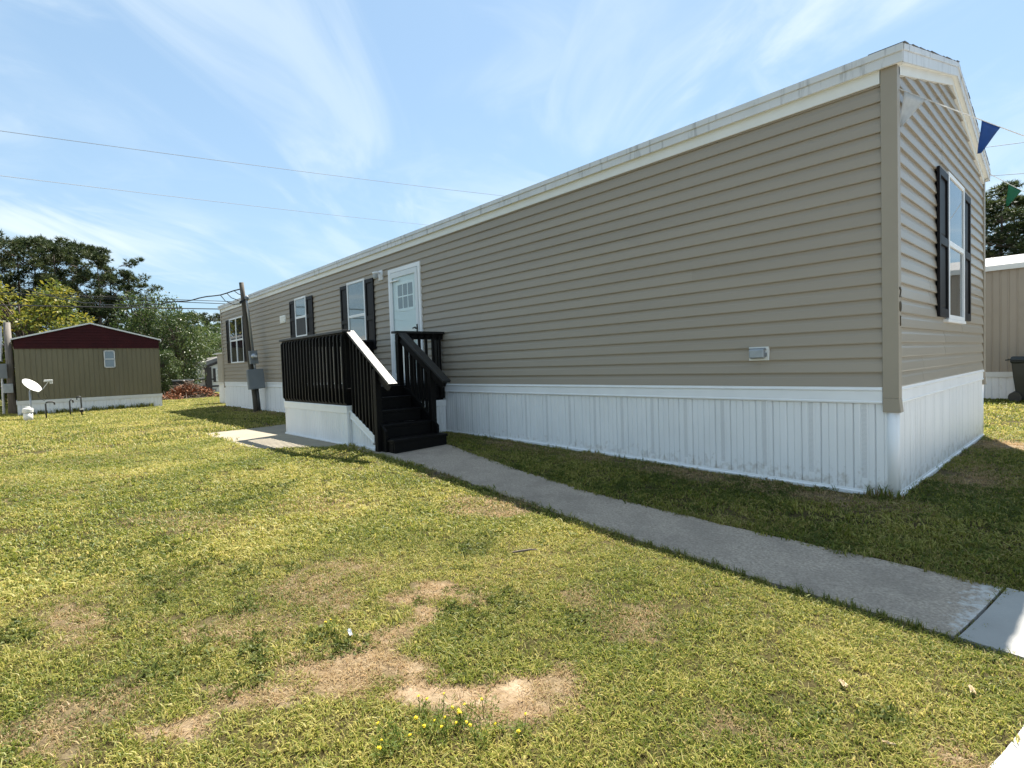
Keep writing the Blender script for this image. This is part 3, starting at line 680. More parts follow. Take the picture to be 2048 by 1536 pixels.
# porch light
def porch_light():
    o = MB().box(-8.81, -8.66, .0, -.04, 3.05, 3.25).build('porch_light', 'white_trim', home, bevel=.004)
    MB().tube([(-8.735, -.03, 3.20), (-8.735, -.12, 3.205), (-8.735, -.15, 3.19)], .022, 10).build('arm', 'white_trim', o, smooth=True)
    MB().lathe([(.02, 0), (.058, -.012), (.06, -.03), (.055, -.045), (.050, -.05)], (-8.735, -.15, 3.215), 16).build('fitter', 'white_trim', o, smooth=True)
    MB().lathe([(.045, -.05), (.052, -.075), (.05, -.12), (.038, -.145), (.012, -.155)], (-8.735, -.15, 3.215), 16).build('jar_globe', 'blind_white', o, smooth=True)
porch_light()
# small vent hood and weatherproof outlet
v = MB().box(-14.64, -14.21, .0, -.045, 2.63, 2.845).build('wall_vent', 'soffit_cream', home, bevel=.006)
for k in range(3): MB().box(-14.60, -14.25, -.045, -.056, 2.665+k*.055, 2.70+k*.055).build('louvre', 'soffit_cream', v, bevel=.003)
ob = MB().box(-1.232, -1.035, .0, -.036, 1.208, 1.344).build('outlet_plate', 'plastic_white', home, bevel=.004)
MB().box(-1.215, -1.065, -.036, -.080, 1.228, 1.325).build('outlet_cover', 'galv', ob, bevel=.014)
MB().tube([(-1.222, -.045, 1.322), (-1.06, -.045, 1.322)], .011, 8).build('hinge', 'panel_grey', ob); MB().box(-1.075, -1.052, -.03, -.062, 1.245, 1.285).build('latch', 'panel_grey', ob, bevel=.004)
# house number on the gable side of the corner trim
for i, ch in enumerate('201'):
    cu = bpy.data.curves.new('digit', 'FONT'); cu.body = ch; cu.size = .125; cu.align_x = 'CENTER'; cu.extrude = .003
    t = bpy.data.objects.new('digit_curve', cu); C.objects.link(t); bpy.context.view_layer.update()
    me = bpy.data.meshes.new_from_object(t.evaluated_get(bpy.context.evaluated_depsgraph_get())); bpy.data.objects.remove(t, do_unlink=True)
    me.materials.clear(); me.materials.append(MATS['digit_bronze']); o = bpy.data.objects.new('house_number_digit', me); C.objects.link(o); o.parent = home
    o.location = (.0375, .014, 1.71-i*.12); o.rotation_euler = (R(90), 0, R(90))

# ---------------------------------------------------------------- porch deck with stairs
DX0, DX1, DY, DZ = -9.29, -6.62, -1.86, .965
deck = thing('porch_deck', 'black painted wooden porch with stairs and baluster rails at the entry door', 'porch', (-8, -.9, hz(-8, -.9)))
n = 14
for i in range(n):
    y0 = DY+.012+(-.03-DY-.012)*i/n; MB().box(DX0+.005, DX1+.02, y0+.003, y0+(-.03-DY-.012)/n-.003, DZ-.038, DZ).build('deck_board', 'black_wood', deck, bevel=.003)
rz0 = .70
MB().box(DX0, DX1, DY, DY+.038, rz0, DZ-.04).build('rim_joist', 'black_wood', deck); MB().box(DX0, DX0+.038, DY+.039, -.03, rz0, DZ-.041).build('rim_joist', 'black_wood', deck)
MB().box(DX1-.038, DX1, DY+.039, -.03, rz0, DZ-.041).build('rim_joist', 'black_wood', deck)
def post(x, y, z0, z1): MB().box(x-.044, x+.044, y-.044, y+.044, z0, z1).build('post', 'black_wood', deck, bevel=.004)
RT = 1.862
post(DX0+.085, DY+.085, .3, RT-.04); post(DX1-.085, DY+.085, .3, RT-.04); post(DX0+.085, -.08, .3, RT-.04); post(DX1-.085, -.09, .3, RT-.04); post(DX1-.085, -.86, .3, RT-.04)
MB().box(DX0-.045, DX1+.045, DY-.045, DY+.095, RT-.038, RT).build('top_rail', 'black_paint', deck, bevel=.004)
MB().box(DX0-.045, DX0+.095, DY+.097, -.02, RT-.0385, RT-.0005).build('top_rail', 'black_paint', deck, bevel=.004)
MB().box(DX1-.10, DX1+.04, -.99, -.02, RT-.0385, RT-.0005).build('top_rail', 'black_paint', deck, bevel=.004)
for b in ((DX0, DX1, DY+.0, DY+.038), (DX0, DX0+.038, DY+.04, -.03), (DX1-.038, DX1, -.92, -.03)): MB().box(*b, RT-.135, RT-.040).build('rail_board', 'black_wood', deck, bevel=.003)
def bal_mesh(h, out):
    """2x2 baluster with bevel cut ends, outer face towards -y"""
    s = .019; mb = MB(); pts = [(0, .0, 0), (0, -2*s, .045), (0, -2*s, h-.045), (0, 0, h)]
    mb.prism([(-s, p[1], p[2]) for p in pts], (2*s, 0, 0)); return mb.mesh('baluster', 'black_wood')
BH = bal_mesh(RT-.05-.72, 0)
ox, oy, oz = root_loc(deck)
nb = 20
for i in range(nb): inst(BH, 'baluster', deck, (DX0+.03+(DX1-DX0-.06)*i/(nb-1)-ox, DY-oy, .72-oz))
for i in range(1, 14): inst(BH, 'baluster', deck, (DX0-ox, DY+i*.135-oy, .72-oz), (0, 0, R(-90)))
for i in range(6): inst(BH, 'baluster', deck, (DX1-ox, -.80+i*.135-oy, .72-oz), (0, 0, R(90)))
# deck skirt: white cap and ribbed panels
ds = MB().box(DX0+.03, DX1-.03, DY+.03, DY+.05, -.02, .62).build('deck_skirt', 'interior_dark', deck)
MB().box(DX0-.012, DX1+.012, DY-.014, DY+.02, .578, .700).build('skirt_cap', 'white_trim', ds, bevel=.005)
MB().box(DX0-.016, DX1+.016, DY-.019, DY+.02, .664, .694).build('skirt_cap', 'white_trim', ds, bevel=.004)
MB().box(DX1-.02, DX1+.0125, DY+.021, -1.745, .578, .6995).build('skirt_cap', 'white_trim', ds, bevel=.005)
MB().box(DX1-.02, DX1+.0125, -.88, -.02, .56, .67).build('skirt_cap', 'white_trim', ds, bevel=.005)
MB().box(DX0-.0125, DX0+.02, DY+.021, -.02, .578, .6995).build('skirt_cap', 'white_trim', ds, bevel=.005)
rr = random.Random(4)
def ribbed(p0, p1, z0, z1, nrm, name, parent, w=.2225, mt='skirt_vinyl'):
    """row of ribbed skirt panels between two ground points; z1 may be a function of distance"""
    p0 = np.array(p0, float); p1 = np.array(p1, float); Ln = np.linalg.norm(p1-p0); d = (p1-p0)/Ln; nrm = np.array(nrm, float); k = max(1, round(Ln/w))
    for i in range(k):
        a, b = Ln*i/k, Ln*(i+1)/k; mb = MB(); wd = b-a
        prof = [(0, -.014), (.006, 0), (wd*.28, 0), (wd*.33, -.012), (wd*.38, 0), (wd*.62, 0), (wd*.67, -.012), (wd*.72, 0), (wd-.006, 0), (wd, -.014)]
        for u, e in prof:
            q = p0+d*(a+u)+nrm*e; zt = z1(a+u) if callable(z1) else z1; mb.v += [(q[0], q[1], z0), (q[0], q[1], zt)]
        for j in range(len(prof)-1): mb.f.append((2*j, 2*j+2, 2*j+3, 2*j+1))
        mb.build(name, mt, parent)
mat('skirt_plain', (.86, .86, .86), (.76, .76, .76), .42, 2, (1, 1, .3), dirt=((.45, .40, .32), .62, .95, 6, (1, 1, .35)))
ribbed((DX0, DY-.004), (DX1, DY-.004), -.02, .60, (0, -1), 'skirt_panel', ds, mt='skirt_plain')
ribbed((DX1+.002, DY-.004), (DX1+.002, -1.742), -.02, .60, (1, 0), 'skirt_panel', ds, .11, 'skirt_plain'); ribbed((DX1+.002, -.86), (DX1+.002, -.02), -.02, .58, (1, 0), 'skirt_panel', ds, mt='skirt_plain'); ribbed((DX0-.002, -.02), (DX0-.002, DY), -.02, .60, (-1, 0), 'skirt_panel', ds, mt='skirt_plain')
MB().box(DX1-.012, DX1+.009, DY-.010, DY+.018, -.02, .59).build('corner_strip', 'white_trim', ds, bevel=.004)
mbt = MB().box(DX0-.005, DX1+.012, DY-.026, DY-.004, .06, .108); mbt.build('ground_track', 'white_trim', ds, bevel=.003)
# stairs run down towards +x
st = part('stairs', deck); SY0, SY1 = -1.74, -.90
TR = [(DX1+.27, .805), (DX1+.54, .62), (DX1+.81, .432)]
prevz = DZ-.045; px_ = DX1+.004
for i, (xf, z) in enumerate(TR):
    MB().box(px_, px_+.02, SY0+.02, SY1-.0, z, prevz).build('riser', 'black_wood', st)
    MB().box(px_+.0205, xf+.026, SY0+.0, SY1+.02, z-.036, z-.0005).build('tread', 'black_wood', st, bevel=.005)
    prevz = z-.038; px_ = xf
g0 = hz(-5.5, -1.3)
MB().box(px_, px_+.02, SY0+.02, SY1, .24, prevz).build('riser', 'black_wood', st)
XB = DX1+.81+.36
MB().box(px_+.022, XB, SY0+.0, SY1+.08, .205, .245).build('tread', 'black_wood', st, bevel=.006)
MB().box(XB-.05, XB-.012, SY0+.02, SY1+.06, g0-.03, .2045).build('riser', 'black_wood', st); MB().box(px_, XB-.052, SY0+.015, SY0+.053, g0-.03, .2045).build('step_side', 'black_wood', st); MB().box(px_, XB-.052, SY1+.025, SY1+.062, g0-.03, .2045).build('step_side', 'black_wood', st)
for y in (SY0-.02, SY1+.022):
    MB().prism([(DX1+.003, y, .60), (DX1+.003, y, .94), (DX1+.20, y, .90), (DX1+.98, y, .36), (DX1+.98, y, g0-.02), (DX1+.86, y, g0-.02)], (0, .036 if y < -1 else -.0, 0) if y < -1 else (0, .036, 0)).build('stringer', 'black_wood', st, bevel=.003)
ang = math.atan2(.82, 1.27)
def handrail(y, zt):
    x0, z0 = DX1+.005, RT-.002; x1, z1 = DX1+1.27, RT-.82; dxv = np.array([x1-x0, 0, z1-z0]); un = dxv/np.linalg.norm(dxv); nn = np.array([-un[2], 0, un[0]])
    def P(a, h): return np.array([x0, y, z0])+un*a+nn*h
    Lr = np.linalg.norm(dxv)
    def bar(w0, w1, h0, h1, a0, a1, name, mt, rnd=False):
        pts = [P(a0, h0), P(a1, h0), P(a1, h1), P(a0, h1)]
        if rnd: pts = [P(a0, h0), P(a1-.10, h0), P(a1-.04, h0+.02), P(a1-.005, h0+.06), P(a1, h1), P(a0, h1)]
        pts = [p+np.array([0, w0, 0]) for p in pts]; MB().prism(pts, (0, w1-w0, 0)).build(name, mt, st, bevel=.004)
    bar(-.075, .065, -.036, 0, .0, Lr, 'handrail', 'black_paint'); bar(-.019, .019, -.175, -.0365, .06, Lr-.015, 'rail_board', 'black_wood', True)
    # balusters on the outer side, square cut below
    for i in range(7):
        x = DX1+.10+i*.105
        zr = RT-.02-(x-DX1)*.82/1.27; zb = .60-(x-DX1)*.60
        if abs(x-(DX1+.80)) < .06: continue
        MB().box(x-.019, x+.019, y-.058 if y < -1 else y+.0195, y-.0195 if y < -1 else y+.058, max(zb, g0), zr-.05).build('baluster', 'black_wood', st, bevel=.002)
    xp = DX1+.82; MB().box(xp-.044, xp+.044, (y-.06 if y < -1 else y-.03), (y+.03 if y < -1 else y+.06), g0-.06, RT-.02-(xp-DX1)*.82/1.27-.06).build('post', 'black_wood', st, bevel=.004)
handrail(SY0-.02, 0); handrail(SY1+.04, 0)
# white side panel below the stair with its sloping trim
xa, xb = DX1+.016, DX1+.80-.05
ribbed((xa, -1.80), (xb, -1.80), -.03, lambda u: .585-u*.44, (0, -1), 'skirt_panel', st, mt='skirt_plain')
MB().prism([(xa, -1.803, .63), (xa, -1.803, .52), (xb, -1.803, .19), (xb, -1.803, .30)], (0, -.018, 0)).build('sloping_trim', 'white_trim', st, bevel=.004)
MB().prism([(xa, -1.8035, .53), (xa, -1.8035, .505), (xb, -1.8035, .175), (xb, -1.8035, .20)], (0, -.024, 0)).build('sloping_trim', 'white_trim', st, bevel=.003)
MB().box(xa, xb, -1.815, -1.795, hz(-6.2, -1.8)-.02, hz(-6.2, -1.8)+.035).build('ground_track', 'white_trim', st, bevel=.003)
# ---------------------------------------------------------------- neighbouring homes
def ribs(mb, p0, p1, z0, z1, nrm, pitch=.15, depth=.012):
    """ribbed sheet between two points"""
    p0 = np.array(p0, float); p1 = np.array(p1, float); Ln = np.linalg.norm(p1-p0); d = (p1-p0)/Ln; nrm = np.array(nrm, float); k = max(1, round(Ln/pitch)); w = Ln/k; n0 = len(mb.v); us = []
    for i in range(k): us += [(i*w, 0), (i*w+w*.70, 0), (i*w+w*.78, -depth), (i*w+w*.92, -depth)]
    us.append((Ln, 0))
    for u, e in us:
        q = p0+d*u+nrm*e; mb.v += [(q[0], q[1], z0), (q[0], q[1], z1)]
    for i in range(len(us)-1): j = n0+2*i; mb.f.append((j, j+2, j+3, j+1))
    return mb
def neighbour(name, label, loc, rz, L, W, zs, ze, zr, wall, roofm='metal_roof', gable=None, zg=None, windows=(), endwin=(), ov=.10, group=None):
    """single-wide home, local frame: long front wall at y=0 (outwards -y), end wall at x=0 (outwards +x)"""
    t = thing(name, label, 'mobile home', loc, rz, group, True)
    ground = -.25
    w = MB().box(-L+.02, -.02, .03, W-.03, zs-.05, ze).build('wall', wall, t)
    for a, b, nr in (((-L, 0), (0, 0), (0, -1)), ((0, 0), (0, W), (1, 0)), ((-L, W), (-L, 0), (-1, 0)), ((0, W), (-L, W), (0, 1))):
        ribs(MB(), a, b, zs, ze if not gable or nr != (1, 0) else zg, nr).build('wall_sheet', wall, w)
        ribs(MB(), np.array(a)+np.array(nr)*.01, np.array(b)+np.array(nr)*.01, ground, zs-.1, nr, .13, .01).build('skirting', 'skirt_plain', t)
    for q in ((-L-.02, .02, -.03, -.005), (-L-.02, .02, W+.005, W+.03)): MB().box(q[0], q[1], q[2], q[3], zs-.12, zs+.01).build('skirt_band', 'roof_edge_white', t)
    MB().box(.004, .03, -.004, W+.004, zs-.12, zs+.0095).build('skirt_band', 'roof_edge_white', t)
    ym = W/2
    if gable:
        g = MB(); k = 9; hh = (zr-zg)/k
        for i in range(k):
            z0 = zg+i*hh; z1 = z0+hh
            def yr(z): u = max(0, (z-ze)/(zr-ze))*ym; return u, W-u
            a0, b0 = yr(z0); a1, b1 = yr(z1)
            g.poly([(.036, a0, z0), (.036, b0, z0), (.008, b1, z1), (.008, a1, z1)]); g.poly([(.008, a0, z0), (.008, b0, z0), (.036, b0, z0), (.036, a0, z0)])
        g.build('gable', gable, t)
    else: MB().poly([(.0, 0, ze), (.0, W, ze), (.0, ym, zr)]).build('gable', wall, t)
    MB().poly([(-L, 0, ze), (-L, ym, zr), (-L, W, ze)]).build('gable', wall, t)
    r = MB(); th = .05
    sl = (zr-ze)/ym
    r.prism([(-L-ov, -ov, ze-sl*ov), (-L-ov, ym, zr), (-L-ov, W+ov, ze-sl*ov), (-L-ov, W+ov, ze-sl*ov+th), (-L-ov, ym, zr+th), (-L-ov, -ov, ze-sl*ov+th)], (L+2*ov, 0, 0)); ro = r.build('roof', roofm, t)
    MB().box(-L-ov-.005, ov+.005, -ov-.02, -ov, ze-sl*ov-.06, ze-sl*ov+th+.01).build('fascia', 'roof_edge_white', ro); MB().box(-L-ov-.005, ov+.005, W+ov, W+ov+.02, ze-sl*ov-.06, ze-sl*ov+th+.01).build('fascia', 'roof_edge_white', ro)
    for s in (0, 1):
        q = lambda y: y if s == 0 else W-y
        MB().prism([(ov, q(-ov), ze-sl*ov+.01), (ov, q(ym), zr+.01), (ov, q(ym), zr+th+.012), (ov, q(-ov), ze-sl*ov+th+.012)], (.02, 0, 0)).build('rake_board', 'roof_edge_white', ro)
    def win(a0, a1, z0, z1, end):
        def B(x0, x1, d0, d1, zz0, zz1): return MB().box(d0, d1, x0, x1, zz0, zz1) if end else MB().box(x0, x1, -d1, -d0, zz0, zz1)
        f = MB()
        for b in ((a0, a0+.03, z0, z1), (a1-.03, a1, z0, z1), (a0, a1, z0, z0+.03), (a0, a1, z1-.03, z1), (a0, a1, (z0+z1)/2-.015, (z0+z1)/2+.015)):
            q = B(b[0], b[1], .0, .035, b[2], b[3]); m_ = len(f.v); f.v += q.v; f.f += [tuple(m_+i for i in p) for p in q.f]
        o = f.build('window', 'roof_edge_white', t)
        for zz in ((z0+.03, (z0+z1)/2-.01), ((z0+z1)/2+.01, z1-.03)):
            B(a0+.03, a1-.03, .012, .015, *zz).build('pane', 'glass', o); B(a0+.03, a1-.03, .004, .006, *zz).build('curtain', 'panel_grey', o)
    for q in windows: win(*q, False)
    for q in endwin: win(*q, True)
    return t
neighbour('mobile_home', 'older tan ribbed mobile home with maroon gable behind the satellite dish', (-25.06, -5.78, 0), 0, 14, 4.41, .51, 2.72, 3.33, 'home_tan', 'shingle', 'maroon', 2.40, endwin=[(2.57, 2.92, 1.645, 2.315)], ov=.06)
neighbour('mobile_home', 'tan ribbed mobile home with white metal roof behind the black wheeled bin', (7, 12.1, 0), 0, 20, 4.3, .65, 3.19, 3.66, 'home_tan2', 'metal_roof', windows=[(-2, -1.1, 1.5, 2.6)], ov=.05)
def shed():
    x1, x0, y0, y1 = -23.2, -23.9, .50, 2.4; g = hz(x1, y0)
    t = thing('utility_shed', 'narrow beige utility shed with white skirting just past the end of the tan home', 'shed', (x1, y0, g))
    MB().box(x0, x1, y0, y1, .86, 2.10).build('wall', 'home_beige', t); MB().box(x0+.01, x1-.01, y0+.01, y1, g-.1, .86).build('skirting', 'skirt_plain', t); MB().box(x0-.02, x1+.02, y0-.02, y1+.02, .82, .90).build('skirt_band', 'roof_edge_white', t)
    MB().prism([(x1+.10, y0-.08, 2.06), (x1+.10, y0-.08, 2.12), (x1+.10, y1+.1, 2.3), (x1+.10, y1+.1, 2.24)], (x0-x1-.2, 0, 0)).build('roof', 'roof_edge_white', t)
shed()
neighbour('mobile_home', 'white ribbed mobile home mirrored in the storm door glass', (-31.5, -9.6, -.05), R(180), 18, 4.3, .75, 3.05, 3.55, 'home_white', 'metal_roof', windows=[(-4.2, -3.2, 1.5, 2.6), (-9.2, -8.2, 1.5, 2.6), (-13.5, -12.5, 1.5, 2.6)])
def porch_home():
    X = -55.; g = hz(X, 5)-.05
    def P(px, py): q = onX(px, py, X); return q[1], q[2]
    t = thing('mobile_home', 'white mobile home with dark brown trim and gabled porch front far behind the brush pile', 'mobile home', (X, 5.5, g))
    yl = P(391, 750)[0]; yr_ = yl+5.0; zt = P(391, 733)[1]; zp = P(432, 716)[1]; ym = (yl+yr_)/2-.2
    w = MB().prism([(X-8, yl, g), (X-8, yr_, g), (X-8, yr_, zt), (X-8, ym, zp), (X-8, yl, zt)], (8, 0, 0)).build('wall', 'home_white', t)
    MB().prism([(X-8.2, yl-.25, zt-.10), (X-8.2, ym, zp+.02), (X-8.2, yr_+.25, zt-.10), (X-8.2, yr_+.25, zt+.06), (X-8.2, ym, zp+.2), (X-8.2, yl-.25, zt+.06)], (8.5, 0, 0)).build('roof', 'metal_roof', t)
    # second, lower gable stands forward
    y2 = P(413, 750)[0]; y3 = y2+3.0; z2 = P(413, 735)[1]; z2p = P(437, 722)[1]; m2 = (y2+y3)/2
    MB().prism([(X+.01, y2, g), (X+.01, y3, g), (X+.01, y3, z2), (X+.01, m2, z2p), (X+.01, y2, z2)], (.5, 0, 0)).build('porch_wall', 'home_white', t)
    MB().prism([(X, y2-.2, z2-.1), (X, m2, z2p+.02), (X, y3+.2, z2-.1), (X, y3+.2, z2+.12), (X, m2, z2p+.24), (X, y2-.2, z2+.12)], (.62, 0, 0)).build('porch_roof', 'dark_trim', t)
    for y, wd, xx in ((yl+.06, .1, X+.06), (y2+.08, .22, X+.58)): MB().box(X, xx, y-wd, y+wd, g, z2+.02).build('corner_board', 'dark_trim', t)
    zb = P(405, 759)[1]; zc = P(405, 768)[1]
    MB().box(X+.02, X+.57, yl, y2-.15, zb-.06, zb+.06).build('band_board', 'dark_trim', t); MB().box(X+.02, X+.57, yl-2.5, yr_, zc-.30, zc-.16).build('band_board', 'dark_trim', t); MB().box(X+.51, X+.56, y2+.3, y3, zb-.06, zb+.06).build('band_board', 'dark_trim', t)
    a = P(428, 738); b = P(441, 762)
    o = MB().box(X+.51, X+.58, a[0], a[0]+1.1, b[1], a[1]).build('window', 'roof_edge_white', t)
    MB().box(X+.575, X+.585, a[0]+.1, a[0]+1.0, b[1]+.1, (a[1]+b[1])/2-.04).build('pane', 'glass', o); MB().box(X+.575, X+.585, a[0]+.1, a[0]+1.0, (a[1]+b[1])/2+.04, a[1]-.1).build('pane', 'blind_white', o)
    MB().box(X+.505, X+.60, a[0]-.22, a[0]-.02, b[1]-.05, a[1]+.05).build('shutter', 'dark_trim', t)
    v = P(424, 780); MB().box(X+.50, X+.53, v[0]-.25, v[0]+.25, v[1]-.12, v[1]+.15).build('crawl_vent', 'panel_grey', t)
    MB().box(X+.02, X+3.2, yl-3.4, yl-.4, g, zt-.1).build('side_room', 'home_white', t); MB().box(X-.2, X+3.4, yl-3.6, yl-.3, zt-.1, zt).build('side_roof', 'metal_roof', t)
porch_home()

# ---------------------------------------------------------------- leaning meter pole
def meter_pole():
    X = -16.3; b = onX(513, 822, X); zb = hz(X, b[1]); tp = onX(482, 565, X)
    t = thing('meter_pole', 'leaning wooden service pole with electric meter and grey breaker box beside the home', 'utility pole', (X, b[1], zb))
    b = np.array([X, b[1], zb-.1]); tp = np.array([X, tp[1], tp[2]]); ax = (tp-b)/np.linalg.norm(tp-b)
    def A(z): return b+ax*((z-b[2])/ax[2])
    pts = [b+(tp-b)*i/8+np.array([0, .012*math.sin(i*1.1), 0]) for i in range(9)]
    MB().tube(pts, [.080-.016*i/8 for i in range(9)], 14).build('pole', 'pole_wood', t, smooth=True)
    side = np.array([.115, .075, 0])
    MB().tube([A(1.9)+side, A(3.35)+side*.95, A(3.45)+side*.9], .035, 10).build('conduit', 'galv', t, smooth=True)
    MB().tube([A(-.05)+side, A(.80)+side], .035, 10).build('conduit', 'dark_pipe', t, smooth=True); MB().tube([A(1.30)+side, A(1.60)+side], .032, 10).build('conduit', 'galv', t, smooth=True)
    wh = A(3.50)+side; MB().lathe([(.03, -.06), (.06, -.02), (.065, .04), (.04, .075), (.01, .085)], wh, 12).build('weatherhead', 'panel_grey', t, smooth=True)
    # boxes are square to the pole
    rx = math.atan2(-ax[1], ax[2]); Mr = Matrix.Rotation(rx, 4, 'X')
    def rbox(c, sx, sy, sz, name, mt, bev=.01, par=None):
        mb = MB().box(-sx/2, sx/2, -sy/2, sy/2, -sz/2, sz/2); mb.xform(Matrix.Translation(Vector(c)) @ Mr); return mb.build(name, mt, par or t, bevel=bev)
    c = A(1.72)+np.array([.19, .045, 0]); mbx = rbox(c, .12, .23, .40, 'meter_box', 'panel_grey')
    mb = MB().lathe([(.092, 0), (.092, .03), (.08, .035), (.078, .10), (.055, .125), (.01, .13)], (0, 0, 0), 18); mb.xform(Matrix.Translation(Vector(c)+Vector((.062, 0, .03))) @ Matrix.Rotation(R(90), 4, 'Y')); mb.build('meter_glass', 'galv', mbx, smooth=True)
    mb = MB().box(-.001, .003, -.05, .05, -.02, .02); mb.xform(Matrix.Translation(Vector(c)+Vector((.193, 0, .03)))); mb.build('meter_plate', 'white_trim', mbx)
    c = A(1.06)+np.array([.18, .04, 0]); bb = rbox(c, .14, .47, .60, 'breaker_box', 'panel_grey', .012); rbox(c+np.array([.073, 0, 0]), .012, .44, .55, 'cover', 'panel_grey', .006, bb)
    return A, wh
A_pole, WH = meter_pole()

# old pole at the left with grey boxes
def old_pole():
    X = -26.6; y = -6.03; g = hz(X, y)
    t = thing('utility_pole', 'grey weathered utility pole with meter boxes at the corner of the maroon gabled home', 'utility pole', (X, y, g))
    tp = onX(13, 645, X); tp = np.array([X, tp[1], tp[2]])
    MB().tube([(X, y+.08, g-.2), (X, (y+.08+tp[1])/2+.02, tp[2]/2), tuple(tp)], [.125, .115, .105], 14).build('pole', 'pole_grey', t, smooth=True)
    MB().box(X+.10, X+.26, y-.26, y+.02, 1.35, 1.9).build('meter_box', 'panel_grey', t, bevel=.015); MB().box(X+.11, X+.25, y-.14, y+.16, .8, 1.15).build('breaker_box', 'galv', t, bevel=.015)
    MB().tube([(X+.2, y-.15, .0), (X+.2, y-.13, 1.5)], .04, 8).build('conduit', 'galv', t); MB().tube([(X+.2, y-.13, 2.0), (X+.16, y-.08, 3.3)], .035, 8).build('conduit', 'galv', t)
old_pole()

# satellite dish on its mast
def dish():
    X = -22.2; b = onX(62, 838, X); g = hz(X, b[1]); tp = onX(60, 786, X)
    t = thing('satellite_dish', 'white satellite dish on a grey mast in front of the tan ribbed home', 'satellite dish', (X, b[1], g))
    MB().tube([(X, b[1], g-.1), (X, b[1]+.02, tp[2]+.05)], .03, 10).build('mast', 'galv', t, smooth=True)
    c = (onX(44, 762, X)+onX(80, 782, X))/2; c = np.array(c)
    # the dish looks up to the right of the picture and towards the sky
    nrm = Vector((.42, .62, .66)).normalized(); rot = nrm.to_track_quat('Z', 'Y').to_matrix().to_4x4()
    mb = MB(); k = 28
    rings = [(0, 0), (.09, .003), (.18, .014), (.25, .028), (.30, .042), (.31, .04), (.29, .03), (.2, .005), (.1, -.01), (0, -.014)]
    for r_, z in rings:
        for j in range(k): q = 2*math.pi*j/k; mb.v.append((r_*1.0*math.cos(q), r_*.92*math.sin(q), z))
    for i in range(len(rings)-1):
        for j in range(k): mb.f.append((i*k+j, i*k+(j+1) % k, (i+1)*k+(j+1) % k, (i+1)*k+j))
    mb.xform(Matrix.Translation(Vector(c)) @ rot); mb.build('reflector', 'plastic_white', t, smooth=True)
    l = onX(97, 763, X)+np.array([.25, 0, 0])
    low = c-np.array(rot @ Vector((0, 0, .03)))[:3]+np.array([.05, .16, -.22])
    MB().tube([tuple(low), tuple((low+l)/2+np.array([0, .0, -.05])), tuple(l)], .014, 8).build('feed_arm', 'galv', t)
    MB().box(l[0]-.06, l[0]+.06, l[1]-.12, l[1]+.10, l[2]-.01, l[2]+.06).build('receiver', 'plastic_white', t, bevel=.015); MB().box(l[0]-.03, l[0]+.04, l[1]+.02, l[1]+.10, l[2]-.08, l[2]-.011).build('feed_horn', 'plastic_white', t, bevel=.012)
    MB().tube([(X, b[1]+.02, tp[2]+.02), tuple(c-np.array([0, 0, .02])), ], .028, 8).build('bracket', 'galv', t)
    MB().tube([tuple(low), tuple(low+np.array([.02, .05, -.16])), tuple(low+np.array([.02, .16, -.26])), tuple(low+np.array([.02, .24, -.16])), tuple(low+np.array([.02, .2, -.04]))], .008, 6).build('cable', 'wire_black', t)
dish()
def cleanout():
    p = onG(57, 842); x, y = p[0], p[1]; g = hz(x, y)
    t = thing('cleanout_pipe', 'stubby white plastic cleanout pipe with cap at the foot of the dish mast', 'pipe', (x, y, g))
    MB().tube([(x, y, g-.05), (x, y, g+.27)], .115, 18).build('pipe', 'plastic_white', t, smooth=True); MB().lathe([(.13, 0), (.135, .01), (.135, .10), (.12, .13), (.07, .14), (.06, .18), (.01, .185)], (x, y, g+.26), 18).build('cap', 'plastic_white', t)
cleanout()
def hook_pipe(pxb, pyb, pxt, pyt, dxp, label, valve=False):
    p = onG(pxb, pyb); x, y = p[0], p[1]; g = hz(x, y); tz = onX(pxt, pyt, x)[2]; e = onX(pxt+dxp, pyt, x)[1]
    t = thing('water_pipe', label, 'pipe', (x, y, g), group='water pipes standing in the lawn')
    d = e-y; r_ = min(abs(d)*.4, .06); sg = 1 if d > 0 else -1
    MB().tube([(x, y, g-.05), (x, y, tz-r_), (x, y+sg*r_*.3, tz-r_*.3), (x, y+sg*r_, tz), (x, e-sg*r_, tz), (x, e-sg*r_*.2, tz-r_*.4), (x, e, tz-.10)], .022, 8).build('riser', 'dark_pipe', t, smooth=True)
    if valve: MB().lathe([(.03, -.05), (.055, -.03), (.06, .02), (.035, .06)], (x, y, g+.16), 10).build('valve', 'dark_pipe', t); MB().box(x-.02, x+.1, y-.05, y+.05, g+.20, g+.23).build('valve_handle', 'plastic_white', t)
hook_pipe(93, 838, 95, 804, 14, 'dark hooked water pipe with long level arm beside the dish mast'); hook_pipe(141, 832, 137, 800, 9, 'dark hooked water pipe with short crook between two other pipes'); hook_pipe(164, 831, 161, 793, -8, 'dark water pipe with valve, arm turned towards the other pipes', True)

